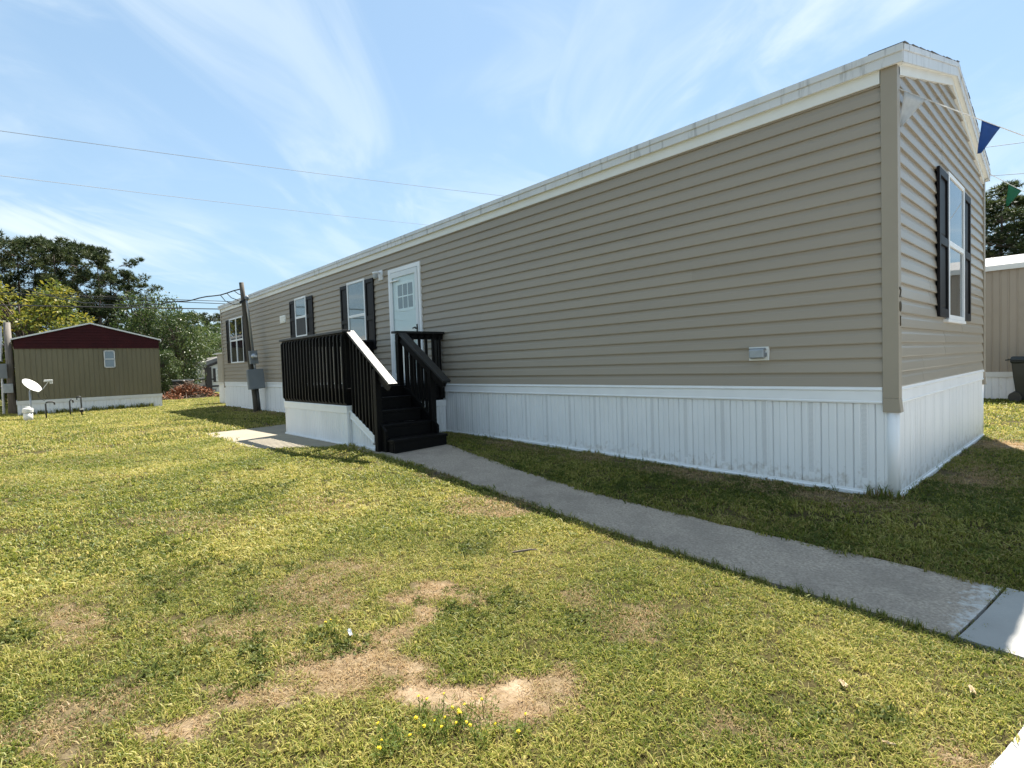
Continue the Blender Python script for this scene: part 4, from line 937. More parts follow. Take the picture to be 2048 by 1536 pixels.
# wheeled bin by the right hand neighbour
def wheelie(x, y, label, group=None, rz=0, s=1.):
    g = hz(x, y); t = thing('wheeled_bin', label, 'bin', (x, y, g), rz, group, True)
    def fr(z, a, b): return [(-a, -b, z), (a, -b, z), (a, b, z), (-a, b, z)]
    secs = [fr(.06, .22, .26), fr(.55, .265, .31), fr(.90, .29, .34), fr(.92, .315, .365), fr(.955, .315, .365)]; mb = MB()
    for q in secs: mb.v += [tuple(c*s for c in p) for p in q]
    for i in range(len(secs)-1):
        for j in range(4): mb.f.append((4*i+j, 4*i+(j+1) % 4, 4*i+4+(j+1) % 4, 4*i+4+j))
    mb.f += [(3, 2, 1, 0), tuple(4*(len(secs)-1)+j for j in range(4))]; mb.build('body', 'bin_black', t, bevel=.02)
    mb = MB(); lid = [(-.335, -.40, .957), (.335, -.40, .957), (.335, .37, .957), (-.335, .37, .957), (-.30, -.34, 1.03), (.30, -.34, 1.03), (.30, .34, 1.05), (-.30, .34, 1.05)]
    mb.v = [tuple(c*s for c in p) for p in lid]; mb.f = [(3, 2, 1, 0), (4, 5, 6, 7), (0, 1, 5, 4), (1, 2, 6, 5), (2, 3, 7, 6), (3, 0, 4, 7)]; mb.build('lid', 'bin_black', t, bevel=.02)
    MB().tube([(-.28*s, .43*s, .97*s), (.28*s, .43*s, .97*s)], .018, 8).build('handle', 'bin_black', t)
    for sx in (-.27, .27): MB().tube([((sx-.03)*s, .28*s, .12*s), ((sx+.03)*s, .28*s, .12*s)], .12*s, 14).build('wheel', 'bin_black', t)
wheelie(.08, 11.45, 'black wheeled bin with flat lid beside the white skirted tan home', None, R(90))
for i, (pxx, lab) in enumerate([(358, 'dark wheeled bin under the magnolia tree'), (377, 'dark wheeled bin between the brush pile and the porch home')]): q = onX(pxx, 792, -36.); wheelie(q[0], q[1], lab, 'bins behind the brush pile', R(80))

# wires
def cat(p, q, sag, n=24):
    p = np.array(p, float); q = np.array(q, float); return [p+(q-p)*t-np.array([0, 0, 4*sag*t*(1-t)]) for t in np.linspace(0, 1, n)]
def wire(path, r, mt, label, group='overhead wires', name='overhead_wire'):
    o = MB().tube(path, r, 6).build(name, mt, None, org=tuple(path[0])); return tag(o, label, 'wire', group)
def ext(a, b, t0, t1): a = np.array(a); b = np.array(b); return a+(b-a)*t0, a+(b-a)*t1
a, b = ext(onX(0, 250, -25), onY(1005, 388, 20), -.5, 1.25); wire(cat(a, b, .25), .011, 'wire_grey', 'upper of two thin grey wires crossing the open sky above the roof')
a, b = ext(onX(0, 342, -25), onY(860, 448, 20), -.5, 1.25); wire(cat(a, b, .2), .011, 'wire_grey', 'lower of two thin grey wires crossing the open sky above the roof')
XL = -29.
def lw(p, q, r, lab, sag=.08, mt='wire_black', t=(-.8, 2.2)): a, b = ext(onX(*p, XL), onX(*q, XL), *t); wire(cat(a, b, sag), r, mt, lab)
lw((0, 582), (460, 600), .016, 'thin black wire uppermost of those running behind the maroon gabled home'); lw((0, 585), (460, 605), .018, 'thin black wire running just below the uppermost behind the maroon gabled home'); lw((0, 607), (440, 615), .028, 'thick black cable lowest of those running behind the maroon gabled home')
# service drop to the weatherhead, twisted, with its drip loops
s0 = onX(60, 580, XL); s1 = np.array(A_pole(3.78)); sd = cat(s0, s1, .55, 40)
tw = [p+.02*np.array([0, math.sin(i*1.3), math.cos(i*1.3)]) for i, p in enumerate(sd)]
wire(tw, .018, 'wire_black', 'sagging twisted service wire running to the leaning meter pole')
for k, (dy, dz) in enumerate(((-.35, .06), (-.25, -.12), (-.45, -.2))):
    a = np.array(tw[-2-k]); w_ = [a, a+np.array([.03, .12, -.10-.04*k]), a+np.array([.08, .32, -.16-.06*k]), np.array(WH)+np.array([0, -.2, -.12-.03*k]), np.array(WH)+np.array([0, -.04, -.03])]
    wire(w_, .013, 'wire_black', 'short drip loop of black wire at the head of the meter pole', 'drip loops at the meter pole', 'drip_loop')
# wires to the right of the gable
a, b = ext(onY(1975, 293, 30), onY(2048, 283, 30), -1, 6); wire(cat(a, b, .05), .014, 'wire_grey', 'thin grey wire in the sky above the metal roofed home, the higher one')
a, b = ext(onY(1990, 350, 30), onY(2048, 345, 30), -1, 6); wire(cat(a, b, .05), .014, 'wire_grey', 'thin grey wire in the sky above the metal roofed home, the lower one')

# pennant strings from the gable corners to the neighbour's eave
def pennants(p0, p1, sag, spots, label, lab):
    path = cat(p0, p1, sag, 40); o = MB().tube(path, .0045, 6).build('pennant_string', 'string_white', None, org=tuple(p0)); tag(o, label, 'string', 'pennant strings')
    P = np.array(path); s = np.r_[0, np.cumsum(np.linalg.norm(np.diff(P, axis=0), axis=1))]
    def at(d): return np.array([np.interp(d, s, P[:, i]) for i in range(3)])
    for d, mt, lb, swing in spots:
        a, b = at(d), at(d+.27); mid = (a+b)/2; tip = mid+np.array(swing)+np.array([0, 0, -.265]); mb = MB(); n = 6
        nn = np.cross(b-a, tip-mid); nn /= np.linalg.norm(nn)
        for i in range(n+1):
            t = i/n
            for j in range(n+1):
                u = j/n; base = a+(b-a)*u; p = base+(tip-base)*t+nn*(.018*math.sin(3.0*u+2.2*t)*t); mb.v.append(tuple(p+np.array([0, 0, -.002])))
        for i in range(n):
            for j in range(n): k = i*(n+1)+j; mb.f.append((k, k+1, k+n+2, k+n+1))
        o = mb.build('pennant', mt, None, org=tuple(a), smooth=True); tag(o, lb, 'pennant', 'pennants on strings')
        sm = o.modifiers.new('thick', 'SOLIDIFY'); sm.thickness = .0015
c0 = np.array([.035, .03, 3.44]); d2 = ray(2048, 262); tt = np.linspace(2, 8, 400)
q = CAM+d2*((1.6-CAM[1])/d2[1]); q1 = c0+(q-c0)*(12.0-c0[1])/(q[1]-c0[1])
# straight run seen in the photograph: aim beyond the frame, then to the neighbour's eave
pennants(c0, q1, .10, [(.06, 'pennant_white', 'white pennant hanging against the gable siding', tuple(-AR*.13)), (1.08, 'pennant_blue', 'blue pennant on the string beside the gable roof edge', tuple(-AR*.11)), (2.2, 'pennant_green', 'green pennant farther along the string from the gable corner', (0, -.05, 0)), (3.4, 'pennant_white', 'white pennant near the middle of the string to the next home', (0, -.05, 0))],
         'white string tied to the gable corner trim with pennants', '')
e0 = np.array([.09, W_+.02, 3.70]); d3 = ray(2048, 380); q = CAM+d3*7.75; q1 = e0+(q-e0)*8
pennants(e0, q1, .06, [(.36, 'pennant_green', 'green pennant in front of the pine behind the metal roof', tuple(-AR*.12)), (1.5, 'pennant_blue', 'blue pennant past the green one on the far string', (0, .02, 0))], 'thin string running from the far eave of the gable', '')
# ---------------------------------------------------------------- trees
def leaf_mesh(name, verts, faces, tint, mt):
    me = bpy.data.meshes.new(name); nv = len(verts); nf, k = faces.shape
    me.vertices.add(nv); me.vertices.foreach_set('co', verts.astype(np.float32).ravel())
    me.loops.add(nf*k); me.loops.foreach_set('vertex_index', faces.astype(np.int32).ravel())
    me.polygons.add(nf); me.polygons.foreach_set('loop_start', (np.arange(nf)*k).astype(np.int32)); me.polygons.foreach_set('loop_total', np.full(nf, k, np.int32))
    me.update(calc_edges=True); a = me.attributes.new('tint', 'FLOAT', 'POINT'); a.data.foreach_set('value', tint.astype(np.float32))
    me.materials.append(MATS[mt]); me.validate(); return me
def unit(v): return v/(np.linalg.norm(v, axis=-1, keepdims=True)+1e-9)
def needle_cloud(cent, rad, per, blades, length, width, g):
    """tufts of thin needles round clump centres"""
    n = len(cent)*per; c = np.repeat(cent, per, 0); r = np.repeat(rad, per)[:, None]
    d = unit(g.normal(size=(n, 3))); p = c+d*r*(g.random((n, 1))**.45)*np.array([1, 1, .55]); ax = unit(d*np.array([1, 1, .7])+np.array([0, 0, .55]))
    p = np.repeat(p, blades, 0); ax = np.repeat(ax, blades, 0); m_ = len(p); dd_ = unit(ax+g.normal(size=(m_, 3))*.62)
    sd = unit(np.cross(dd_, g.normal(size=(m_, 3)))); ln = length*g.uniform(.7, 1.25, (m_, 1)); v = np.stack([p-sd*width/2, p+sd*width/2, p+dd_*ln], 1).reshape(-1, 3)
    tint = np.repeat(np.clip(np.repeat(g.random(n), blades)*.7+.3*g.random(m_), 0, 1), 3); return v, np.arange(m_*3).reshape(-1, 3), tint
def leaf_cloud(cent, rad, per, length, width, g, droop=.1, flat=.85):
    """separate folded leaves round clump centres"""
    n = len(cent)*per; c = np.repeat(cent, per, 0); r = np.repeat(rad, per)[:, None]; d = unit(g.normal(size=(n, 3)))
    p = c+d*r*(g.random((n, 1))**.4)*np.array([1, 1, flat]); dr = unit(d+g.normal(size=(n, 3))*.8+np.array([0, 0, -droop])); sd = unit(np.cross(dr, np.array([0, 0, 1.])+g.normal(size=(n, 3))*.5))
    ln = length*g.uniform(.6, 1.25, (n, 1)); w = width*g.uniform(.7, 1.2, (n, 1)); nr = np.cross(sd, dr)
    v = np.stack([p, p+dr*ln*.5+sd*w/2+nr*w*.15, p+dr*ln, p+dr*ln*.5-sd*w/2+nr*w*.15], 1).reshape(-1, 3)
    return v, np.arange(n*4).reshape(-1, 4), np.repeat(np.clip(g.random(n), 0, 1), 4)
def pine_meshes(seed, H, crown0=.42, spread=.20, nb=40, per=13):
    g = np.random.default_rng(seed); tr = MB(); xs = np.cumsum(g.normal(size=9)*.05*H/14); ys = np.cumsum(g.normal(size=9)*.05*H/14); xs -= xs[0]; ys -= ys[0]
    path = [np.array([xs[i], ys[i], -.3+(H+.1)*i/8]) for i in range(9)]; tr.tube(path, [.021*H*(1-.88*i/8)/1.0*.72 for i in range(9)], 9)
    cent = []; rad = []
    for i in range(nb):
        h = crown0+(1-crown0)*(i+.5)/nb+g.normal()*.012; h = min(max(h, crown0), .985); t = h*8; k = int(min(t, 7)); base = path[k]+(path[k+1]-path[k])*(t-k)
        az = i*2.4+g.normal()*.4; prof = math.sin(math.pi*min(1, .22+.80*(1-h)/(1-crown0)))**.7; ln = H*spread*(.40+.75*prof)*g.uniform(.55, 1.15)
        if h > .9: ln *= .55
        el = g.uniform(.0, .5)+.5*(h-crown0); d = np.array([math.cos(az)*math.cos(el), math.sin(az)*math.cos(el), math.sin(el)])
        tip = base+d*ln; md = base+d*ln*.5+np.array([0, 0, -.04*ln]); tr.tube([base, md, tip], [.0042*H*(1.15-h), .0026*H*(1.2-h), .0009*H], 5, False)
        for q in range(g.integers(2, 4)):
            u = g.uniform(.62, 1.08); cc = base+(tip-base)*u+g.normal(size=3)*ln*np.array([.20, .20, .10]); cent.append(cc+np.array([0, 0, .015*H])); rad.append(H*g.uniform(.026, .044))
            tr.tube([base+(tip-base)*max(.2, u-.25), cc], [.0016*H, .0008*H], 4, False)
    cent.append(path[-1]); rad.append(H*.04)
    v, f, t = needle_cloud(np.array(cent), np.array(rad), per, 9, .024*H, .0052*H, g)
    return tr.mesh('pine_trunk', 'bark', smooth=True), leaf_mesh('pine_crown', v, f, t, 'pine_needles')
def broad_meshes(seed, H, W, leaf, width, mt, nclump, per, crown0=.12, flat=.85, shape=1.0):
    g = np.random.default_rng(seed); tr = MB(); path = [np.array([.04*H*math.sin(i*.9+seed)*i/6, .03*H*math.cos(i*1.3+seed)*i/6, -.3+(H*.85+.3)*i/6]) for i in range(7)]
    tr.tube(path, [.028*H*(1-.85*i/6) for i in range(7)], 9); cent = []; rad = []
    for i in range(nclump):
        z = crown0+(1-crown0)*((i+.5)/nclump); rr_ = W/2*max(.12, math.sin(math.pi*min(1., (.16+.84*(1-(z-crown0)/(1-crown0))**shape)*.93)))**.75
        a = i*2.39996+g.normal()*.3; q = rr_*math.sqrt(g.uniform(.25, 1.0)); c = np.array([q*math.cos(a), q*math.sin(a), z*H+g.normal()*.03*H]); cent.append(c); rad.append(g.uniform(.07, .125)*min(H, W*1.3)*1.05)
        k = min(5, int(max(0, (z-.15))*6)); tr.tube([path[k], (path[k]+c)/2+np.array([0, 0, .03*H]), c], [.007*H, .004*H, .0015*H], 5, False)
    v, f, t = leaf_cloud(np.array(cent), np.array(rad), per, leaf, width, g, .15, flat)
    return tr.mesh('trunk', 'bark', smooth=True), leaf_mesh('crown', v, f, t, mt)
def tree(name, meshes, x, y, label, group, rz=0, sc=1., z=None):
    g = hz(x, y) if z is None else z
    t = thing(name, label, 'tree', (x, y, g), rz, group); inst(meshes[0], 'trunk', t, sc=sc); inst(meshes[1], 'crown', t, sc=sc); return t
PINE = [pine_meshes(11, 14, .45, .19, 30, 19), pine_meshes(12, 14, .52, .20, 26, 19), pine_meshes(13, 14, .36, .16, 38, 17), pine_meshes(14, 14, .58, .22, 24, 20)]
def place(px, pytop, X, kind, label, group, rz=0, name='pine_tree', meshes=None, H=14., wide=1.):
    q = onX(px, pytop, X); g = hz(X, q[1]); s = (q[2]-g)/H
    return tree(name, meshes or PINE[kind], X, q[1], label, group, rz, (s*wide, s*wide, s))
GP = 'pines behind the maroon gabled home'
for px, py, X, k, rz, lb in [(-40, 500, -50, 1, .3, 'tall pine over the yellow leaved tree'), (28, 484, -52, 0, 1.0, 'tallest dark pine, rising over the grey utility pole'), (75, 492, -55, 3, 2.0, 'tall pine second from the tallest with forked open crown'), (108, 490, -50, 1, 4.1, 'tall pine rising over the left slope of the maroon gable'),
                             (150, 497, -53, 0, 5.2, 'tall pine standing straight behind the maroon gable peak'), (193, 508, -49, 3, .7, 'broad pine just right of the maroon gable peak, tall crown'), (220, 545, -54, 2, 3.3, 'slimmer pine lower than the broad pine beside it'), (258, 556, -50, 1, 2.6, 'lone lower pine over the right slope of the maroon gable')]:
    place(px, py, X, k, lb, GP, rz)
GB = 'understorey pines behind the maroon gabled home'
for i, (px, py, X, k) in enumerate([(15, 585, -60, 2), (60, 590, -62, 0), (130, 585, -61, 2), (170, 600, -58, 0), (225, 605, -60, 2), (285, 625, -63, 0), (300, 640, -70, 2), (335, 645, -72, 0)]): place(px, py, X, k, 'shorter pine in the dim woods behind the tall pines', GB, i*1.7, wide=1.25)
GF = 'distant pines over the porch home'
for i, (px, py, X, k) in enumerate([(352, 640, -80, 1), (375, 632, -84, 3), (402, 632, -82, 1), (428, 650, -86, 0), (447, 634, -78, 3), (470, 640, -80, 1), (500, 640, -84, 0)]): place(px, py, X, k, 'small distant pine over the white porch home', GF, i*2.1, wide=1.1)
YEL = broad_meshes(21, 7, 6.4, .22, .15, 'yellow_leaves', 110, 120, .08); MAG = broad_meshes(22, 6.5, 5.6, .22, .10, 'magnolia_leaves', 120, 110, .06, .8); BRD = broad_meshes(23, 7, 6, .24, .13, 'broad_leaves', 90, 80, .05)
place(38, 568, -37, 0, 'yellow green leaved tree behind the grey utility pole', 'broadleaf trees', .4, 'maple_tree', YEL, 7.2, 1.05)
place(346, 622, -41.5, 0, 'magnolia with pale glossy leaves beside the maroon gabled home', 'broadleaf trees', 1.4, 'magnolia_tree', MAG, 6.7, .78)
place(300, 590, -44, 0, 'tall loose broadleaf tree over the right slope of the maroon gable', 'broadleaf trees', 3.0, 'broadleaf_tree', BRD, 7.2, .75)
place(318, 700, -39, 0, 'low leafy shrub at the right corner of the maroon gabled home', 'broadleaf trees', .8, 'magnolia_tree', MAG, 6.7, .9)
for i, (px, py, X) in enumerate([(265, 660, -48), (395, 690, -62), (420, 668, -66), (450, 672, -64), (228, 655, -50)]): place(px, py, X, 0, 'dark broadleaf tree filling the edge of the woods', 'dark trees at the wood edge', i*1.3, 'broadleaf_tree', BRD, 7.2, 1.15)
for i, (px, py, X) in enumerate([(318, 640, -47), (372, 655, -58), (412, 648, -72)]): place(px, py, X, 0, 'leafy green tree standing close behind the magnolia', 'trees behind the magnolia', i*2.2, 'broadleaf_tree', BRD, 7.2, 1.1)
# right hand side
for i, (px, py, Y, k, wd, lb) in enumerate([(2000, 388, 40, 2, 1.35, 'dense pine rising over the white metal roof'), (2062, 396, 38, 0, 1.4, 'pine behind the green pennant over the white metal roof'), (2032, 425, 44, 2, 1.5, 'lower pine filling between the two pines over the metal roof')]):
    q = onY(px, py, Y); g = hz(q[0], Y); s = (q[2]-g)/14; tree('pine_tree', PINE[k], q[0], Y, lb, 'pines over the metal roofed home', i*1.9, (s*wd, s*wd, s))
# trees whose mirror images show in the front windows
for i, (x, y, s) in enumerate([(-36, -21, .62)]): tree('pine_tree', PINE[i], x, y, 'lone pine behind the white home mirrored in the window glass', 'pines across the lawn', i, s)

# ---------------------------------------------------------------- brush pile
def brush():
    g = np.random.default_rng(31); c = onG(372, 801); x0, y0 = -32.2, (onX(338, 800, -32.2)[1]+onX(418, 798, -32.2)[1])/2
    o = MB(); n = 420
    for i in range(n):
        u, v = g.normal(size=2); px, py = x0+u*.5, y0+np.clip(v, -1.9, 1.9)*.62; h = .95*math.exp(-(u*u*.5+v*v*.45))*g.random(); d = unit(g.normal(size=3)*np.array([1, 1.2, .5])); l = g.uniform(.25, .7)
        p = np.array([px, py, hz(px, py)+max(.02, h)]); o.tube([p, p+d*l*.5+g.normal(size=3)*.04, p+d*l], [.018, .012, .004], 4, False)
    t = o.build('brush_pile', 'twig', None, org=(x0, y0, hz(x0, y0))); t['label'] = 'reddish brown pile of cut branches and dead leaves on the grass'; t['category'] = 'brush pile'
    cc = np.array([[x0+g.normal()*.5, y0+np.clip(g.normal(), -1.9, 1.9)*.65, 0] for _ in range(60)]); hh = .75*np.exp(-(((cc[:, 0]-x0)/.5)**2*.4+((cc[:, 1]-y0)/.65)**2*.4)); cc[:, 2] = hgt(cc[:, 0], cc[:, 1])+hh*.8
    v, f, tt_ = leaf_cloud(cc-np.array([x0, y0, hz(x0, y0)]), np.full(60, .24), 55, .15, .08, g, .1, .6); me = leaf_mesh('dead_leaves', v, f, tt_, 'brush_red'); inst(me, 'dead_leaves', t)['kind'] = 'stuff'
brush()

# ---------------------------------------------------------------- lawn
def tuft(seed, nb, rad, hmin, hmax, wid, flop, mt='grass_blade'):
    g = np.random.default_rng(seed); vs_ = []; fs = []; ts = []
    for i in range(nb):
        a = g.uniform(0, 2*math.pi); r = rad*math.sqrt(g.random()); p = np.array([r*math.cos(a), r*math.sin(a), -.004]); az = g.uniform(0, 2*math.pi); d = np.array([math.cos(az), math.sin(az), 0]); s = np.array([-d[1], d[0], 0])
        tw = g.uniform(-.6, .6); s = s*math.cos(tw)+np.array([0, 0, 1])*math.sin(tw)
        h = g.uniform(hmin, hmax); lean = h*g.uniform(.2, 1)*flop; w = wid*g.uniform(.7, 1.3); n = len(vs_); m1 = p+d*lean*.30+np.array([0, 0, h*.62]); m2 = p+d*lean+np.array([0, 0, h*g.uniform(.55, 1.0)])
        vs_ += [p-s*w/2, p+s*w/2, m1+s*w*.42, m1-s*w*.42, m2]; fs += [(n, n+1, n+2), (n, n+2, n+3), (n+3, n+2, n+4)]; ts += [g.random()]*5
    return leaf_mesh('grass_tuft', np.array(vs_), np.array(fs), np.array(ts), mt)
def lawn():
    pc = bpy.data.collections.new('tuft_shapes')
    protos = []
    def add(me): o = bpy.data.objects.new('tuft_shape_%02d' % len(protos), me); pc.objects.link(o); protos.append(o)
    for i in range(6): add(tuft(100+i, 30, .055, .012, .034, .0050, 1.9))       # 0-5 near
    for i in range(3): add(tuft(120+i, 10, .030, .025, .06, .0050, 1.0))         # 6-8 taller sprigs
    for i in range(4): add(tuft(140+i, 30, .095, .016, .042, .0080, 1.7))          # 9-12 middle
    for i in range(4): add(tuft(160+i, 30, .20, .022, .055, .0150, 1.5))          # 13-16 far
    for i in range(2): add(tuft(180+i, 7, .02, .05, .12, .006, .7))             # 17-18 long blades at walls
    for i in range(4): add(tuft(190+i, 16, .06, .003, .010, .0040, 7.0))        # 19-22 flat straw litter
    #            # 17-18 long blades at walls
    for i in range(3):                                                          # 23-25 low broadleaf weeds
        q = np.random.default_rng(210+i); v, f, t = leaf_cloud(np.array([[q.normal()*.03, q.normal()*.03, .008] for _ in range(7)]), np.full(7, .022), 9, .020, .011, q, -.2, .45); add(leaf_mesh('weed_tuft', v, f, t, 'weed_blade'))
    pts = []
    g = np.random.default_rng(77)
    def region(x0, x1, y0, y1, dens): n = int((x1-x0)*(y1-y0)*dens); return g.uniform(x0, x1, n), g.uniform(y0, y1, n)
    def keep(x, y, near):
        k = ~((x > -L_-.02) & (x < .035) & (y > -.03) & (y < W_+.02)) & ~((x > DX0-.03) & (x < DX1+.02) & (y > DY-.03) & (y < 0)) & ~((x > -6.7) & (x < -5.4) & (y > -1.83) & (y < -.8))
        for P in POLYS: k &= ~inpoly(x, y, P)
        k &= ~(x > drive_edge(y)+.02*np.sin(y*9))
        k &= ~((x > -39.2) & (x < -25.0) & (y > -5.8) & (y < -1.36)) & ~((x > -13) & (x < 7) & (y > 12.05) & (y < 16.5)) & ~((x > -45) & (x < -32.95) & (y > .7) & (y < 5))
        return k
    def visible(x, y, m_=1.3):
        d = np.stack([x-CAM[0], y-CAM[1], np.zeros_like(x)-CAM[2]], -1); zf = d@AF; xr = d@AR; return (zf > .3) & (np.abs(xr/zf) < 1024/F_PX+m_)
    def push(x, y, idx, smin, smax, zoff=0):
        if len(x) == 0: return
        pts.append((x, y, idx, g.uniform(smin, smax, len(x)), dryness(x, y)))
    dist = lambda x, y: np.hypot(x-CAM[0], y-CAM[1])
    # near
    x, y = region(-4.8, 2.4, -8.6, 1.2, 980); d = dist(x, y); k = keep(x, y, 1) & visible(x, y) & (d < 4.8) & (g.random(len(x)) < np.clip(1.25-.13*d, .5, 1)); x, y = x[k], y[k]; dr = dryness(x, y); k = g.random(len(x)) > np.clip((dr-.46)*1.7, 0, .80); x, y = x[k], y[k]
    push(x, y, g.integers(0, 6, len(x)), .5, 1.0)
    x, y = region(-4.8, 2.4, -8.6, 1.2, 90); d = dist(x, y); k = keep(x, y, 1) & visible(x, y) & (d < 4.8) & (vnoise(x, y, 2.2, 21) > .45); x, y = x[k], y[k]; push(x, y, g.integers(6, 9, len(x)), .6, 1.15)
    x, y = region(-4.8, 2.4, -7.6, -1.6, 640); d = dist(x, y); dr = dryness(x, y); k = keep(x, y, 1) & visible(x, y) & (d < 5.2) & (g.random(len(x)) < np.clip((dr-.12)*1.5, 0, .62)); x, y = x[k], y[k]; pts.append((x, y, g.integers(19, 23, len(x)), g.uniform(.6, 1.3, len(x)), np.clip(dryness(x, y)+.35, 0, 1)))
    x, y = region(-6, 2.4, -8.6, 1.2, 150); d = dist(x, y); k = keep(x, y, 1) & visible(x, y) & (d < 6.5) & (vnoise(x, y, 1.7, 41)*.6+vnoise(x, y, 5, 42)*.4 > .63); x, y = x[k], y[k]; push(x, y, g.integers(23, 26, len(x)), .6, 1.3)
    # middle
    x, y = region(-14, 4, -13, 12, 270); d = dist(x, y); k = keep(x, y, 1) & visible(x, y) & (d >= 4.3) & (d < 11.5) & (g.random(len(x)) < np.clip(1.2-.05*d, .4, 1)); x, y = x[k], y[k]; dr = dryness(x, y); k = g.random(len(x)) > np.clip((dr-.5)*1.5, 0, .8); x, y = x[k], y[k]
    push(x, y, g.integers(9, 13, len(x)), .7, 1.2)
    # far
    x, y = region(-70, 6, -24, 34, 42); d = dist(x, y); k = keep(x, y, 0) & visible(x, y) & (d >= 10.5); x, y = x[k], y[k]; push(x, y, g.integers(13, 17, len(x)), .7, 1.2)
    # along walls and slab edges
    def along(fx, n, sp, lo, hi, th):
        t = g.random(n); x, y = fx(t); x = x+g.normal(size=n)*sp; y = y-np.abs(g.normal(size=n))*sp; k = (vnoise(x, y, 2.6, 31) > th); push(x[k], y[k], g.integers(17, 19, k.sum()), lo, hi)
    along(lambda t: (-L_+L_*t, np.full_like(t, -.035)), 520, .02, .3, .85, .5); along(lambda t: (.03+.03*t, W_*t), 90, .02, .3, .8, .45); along(lambda t: (-.25+.3*t, np.full_like(t, -.05)), 26, .025, .8, 1.5, .0)
    along(lambda t: (np.full_like(t, -25.0), -5.8+4.4*t), 300, .06, 1.2, 2.6, .3)
    for E in (pn, pf): along(lambda t: (np.interp(t*(NP_-1), np.arange(NP_), E[:, 0]), np.interp(t*(NP_-1), np.arange(NP_), E[:, 1])), 420, .02, .3, .7, .35)
    along(lambda t: (-6.65+.6*t, np.full_like(t, -1.86)), 40, .03, .4, 1.0, .2)
    x = np.concatenate([p[0] for p in pts]); y = np.concatenate([p[1] for p in pts]); idx = np.concatenate([p[2] for p in pts]); sc = np.concatenate([p[3] for p in pts]); dr = np.concatenate([p[4] for p in pts])
    n = len(x); z = hgt(x, y)+.016*(vnoise(x, y, 1.3, 3)-.5)+.010*(vnoise(x, y, 6, 12)-.5)-.004
    sc = sc*(1-.35*np.clip(dr, 0, 1))
    me = bpy.data.meshes.new('lawn_grass'); me.vertices.add(n); me.vertices.foreach_set('co', np.stack([x, y, z], -1).astype(np.float32).ravel())
    def attr(nm, tp, v, key='value'): a = me.attributes.new(nm, tp, 'POINT'); a.data.foreach_set(key, v)
    rot = np.stack([g.normal(size=n)*.10, g.normal(size=n)*.10, g.uniform(0, 6.283, n)], -1); attr('rot', 'FLOAT_VECTOR', rot.astype(np.float32).ravel(), 'vector'); attr('scl', 'FLOAT', sc.astype(np.float32)); attr('pick', 'INT', idx.astype(np.int32)); attr('dry', 'FLOAT', dr.astype(np.float32))
    o = bpy.data.objects.new('lawn_grass', me); C.objects.link(o); o['kind'] = 'stuff'; o['label'] = 'short patchy yellow green lawn around the homes'; o['category'] = 'grass'; me.materials.append(MATS['grass_blade'])
    ng = bpy.data.node_groups.new('grass_scatter', 'GeometryNodeTree'); ng.interface.new_socket('Geometry', in_out='INPUT', socket_type='NodeSocketGeometry'); ng.interface.new_socket('Geometry', in_out='OUTPUT', socket_type='NodeSocketGeometry')
    N = ng.nodes.new; Lk = ng.links.new; gi = N('NodeGroupInput'); go = N('NodeGroupOutput'); ip = N('GeometryNodeInstanceOnPoints'); ci = N('GeometryNodeCollectionInfo'); ci.inputs['Collection'].default_value = pc; ci.inputs['Separate Children'].default_value = True; ci.inputs['Reset Children'].default_value = True
    def na(nm, tp): q = N('GeometryNodeInputNamedAttribute'); q.data_type = tp; q.inputs['Name'].default_value = nm; return q.outputs['Attribute']
    mp = N('GeometryNodeMeshToPoints'); Lk(gi.outputs[0], mp.inputs['Mesh']); Lk(mp.outputs[0], ip.inputs['Points']); Lk(ci.outputs[0], ip.inputs['Instance']); ip.inputs['Pick Instance'].default_value = True
    Lk(na('pick', 'INT'), ip.inputs['Instance Index']); Lk(na('rot', 'FLOAT_VECTOR'), ip.inputs['Rotation']); Lk(na('scl', 'FLOAT'), ip.inputs['Scale']); Lk(ip.outputs[0], go.inputs[0])
    md = o.modifiers.new('scatter', 'NODES'); md.node_group = ng; print('grass tufts', n)
lawn()

# ---------------------------------------------------------------- wildflowers and litter
def wildflower(px, py, seed, label, h=.07):
    g = np.random.default_rng(seed); p = onG(px, py); x, y = p[0], p[1]; z = hz(x, y)
    t = thing('wildflower', label, 'flower', (x, y, z), 0, 'yellow wildflowers in the lawn'); lv = []
    cent = np.array([[g.normal()*.03, g.normal()*.03, .01+.035*g.random()] for _ in range(8)]); v, f, tt_ = leaf_cloud(cent, np.full(8, .022), 14, .026, .0040, g, -.5); inst(leaf_mesh('foliage', v, f, tt_, 'flower_foliage'), 'foliage', t)
    for k in range(g.integers(1, 4)):
        top = np.array([x+g.normal()*.03, y+g.normal()*.03, z+h*g.uniform(.7, 1.1)]); s = MB().tube([(x, y, z-.01), (x*.5+top[0]*.5+.004, y*.5+top[1]*.5, z+h*.5), tuple(top)], [.0022, .0018, .0014], 5).build('stem', 'flower_foliage', t)
        mb = MB(); n = 9; tilt = Matrix.Translation(Vector(top)) @ Matrix.Rotation(g.uniform(-.6, .6), 4, 'X') @ Matrix.Rotation(g.uniform(-.6, .6), 4, 'Y')
        for i in range(n):
            a = 2*math.pi*i/n; c, s_ = math.cos(a), math.sin(a); r = .0095*g.uniform(.6, 1.1)
            mb.quad((0, 0, 0), (c*r*.6-s_*r*.24, s_*r*.6+c*r*.24, .002), (c*r, s_*r, .0005), (c*r*.6+s_*r*.24, s_*r*.6-c*r*.24, .002))
        mb.lathe([(.0045, 0), (.004, .0035), (.001, .005)], (0, 0, .0005), 8); mb.xform(tilt); mb.build('flower_head', 'petal_yellow', t)
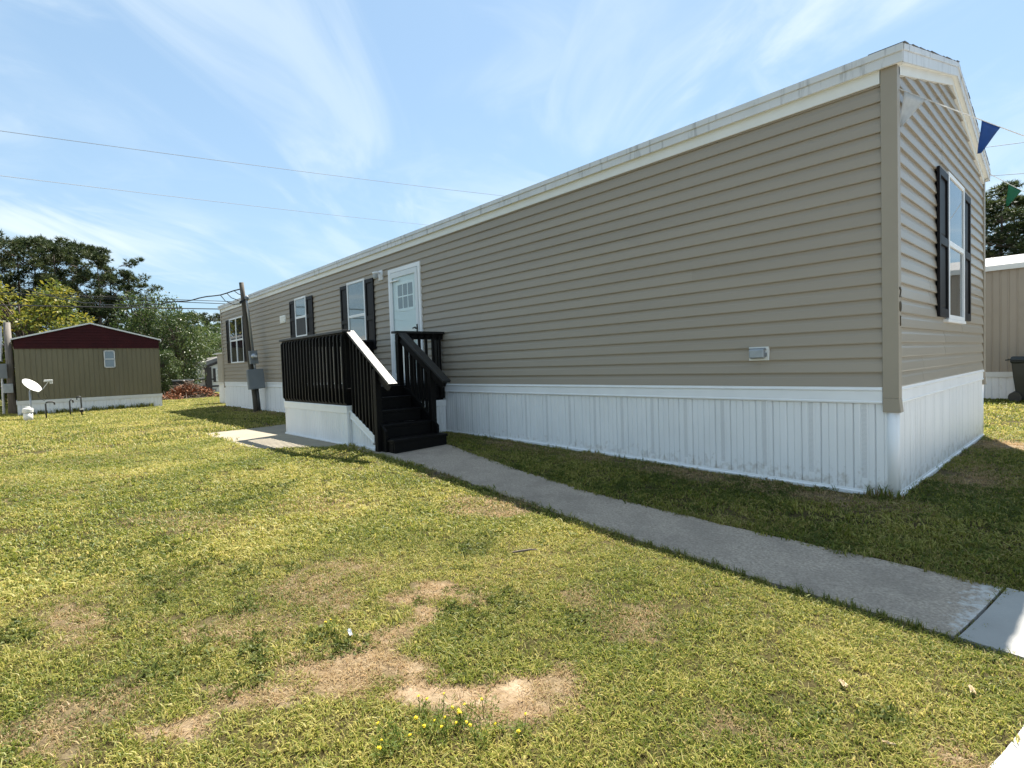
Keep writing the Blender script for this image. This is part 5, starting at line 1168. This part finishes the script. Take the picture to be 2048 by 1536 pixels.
spots = [(775, 1508), (806, 1492), (868, 1466), (893, 1478), (921, 1448), (929, 1462), (968, 1440), (774, 1478), (955, 1490), (1010, 1470), (1046, 1476), (838, 1432), (884, 1434)]
for i, (px, py) in enumerate(spots): wildflower(px, py, 300+i, 'small yellow wildflower in the clump below the sandy bare patch')
wildflower(655, 1262, 330, 'single yellow wildflower in the grass beside the white paper scrap')
def crumple(px, py, s, mt, name, label, cat, seed, flat=.5):
    g = np.random.default_rng(seed); p = onG(px, py); x, y, z = p[0], p[1], hz(p[0], p[1])+.028; mb = MB(); n = 5; yaw = g.uniform(0, 3)
    for i in range(n+1):
        for j in range(n+1):
            u, v = (i/n-.5)*s, (j/n-.5)*s*flat; e = .9+.2*g.random(); mb.v.append((x+(u*math.cos(yaw)-v*math.sin(yaw))*e, y+(u*math.sin(yaw)+v*math.cos(yaw))*e, z+g.normal()*s*.10))
    for i in range(n):
        for j in range(n): k = i*(n+1)+j; mb.f.append((k, k+1, k+n+2, k+n+1))
    o = mb.build(name, mt, None, org=(x, y, z)); tag(o, label, cat); return o
crumple(700, 1274, .058, 'paper', 'paper_scrap', 'crumpled white paper scrap on the bare brown patch', 'scrap', 41, .32)
crumple(1686, 1378, .05, 'dead_leaf', 'dry_leaf', 'pale dry leaf on the grass below the old path slab', 'leaf', 42, .4); crumple(1944, 1390, .05, 'dead_leaf', 'dry_leaf', 'pale dry leaf on the grass close to the new concrete slab', 'leaf', 43, .35); crumple(1778, 1500, .04, 'dead_leaf', 'dry_leaf', 'narrow pale dry leaf on the grass near the driveway edge', 'leaf', 44, .3)
def stick():
    p = onG(1045, 1110); x, y, z = p[0], p[1], hz(p[0], p[1])+.03; d = AR
    o = MB().tube([(x-.07*d[0], y-.07*d[1], z-.008), (x, y, z), (x+.04*d[0]+.01, y+.04*d[1]+.02, z+.006), (x+.08*d[0]+.02, y+.08*d[1]+.02, z+.004)], [.006, .009, .007, .004], 7).build('fallen_twig', 'twig', None, org=(x, y, z)); tag(o, 'short dark fallen twig lying on the open lawn', 'twig')
stick()
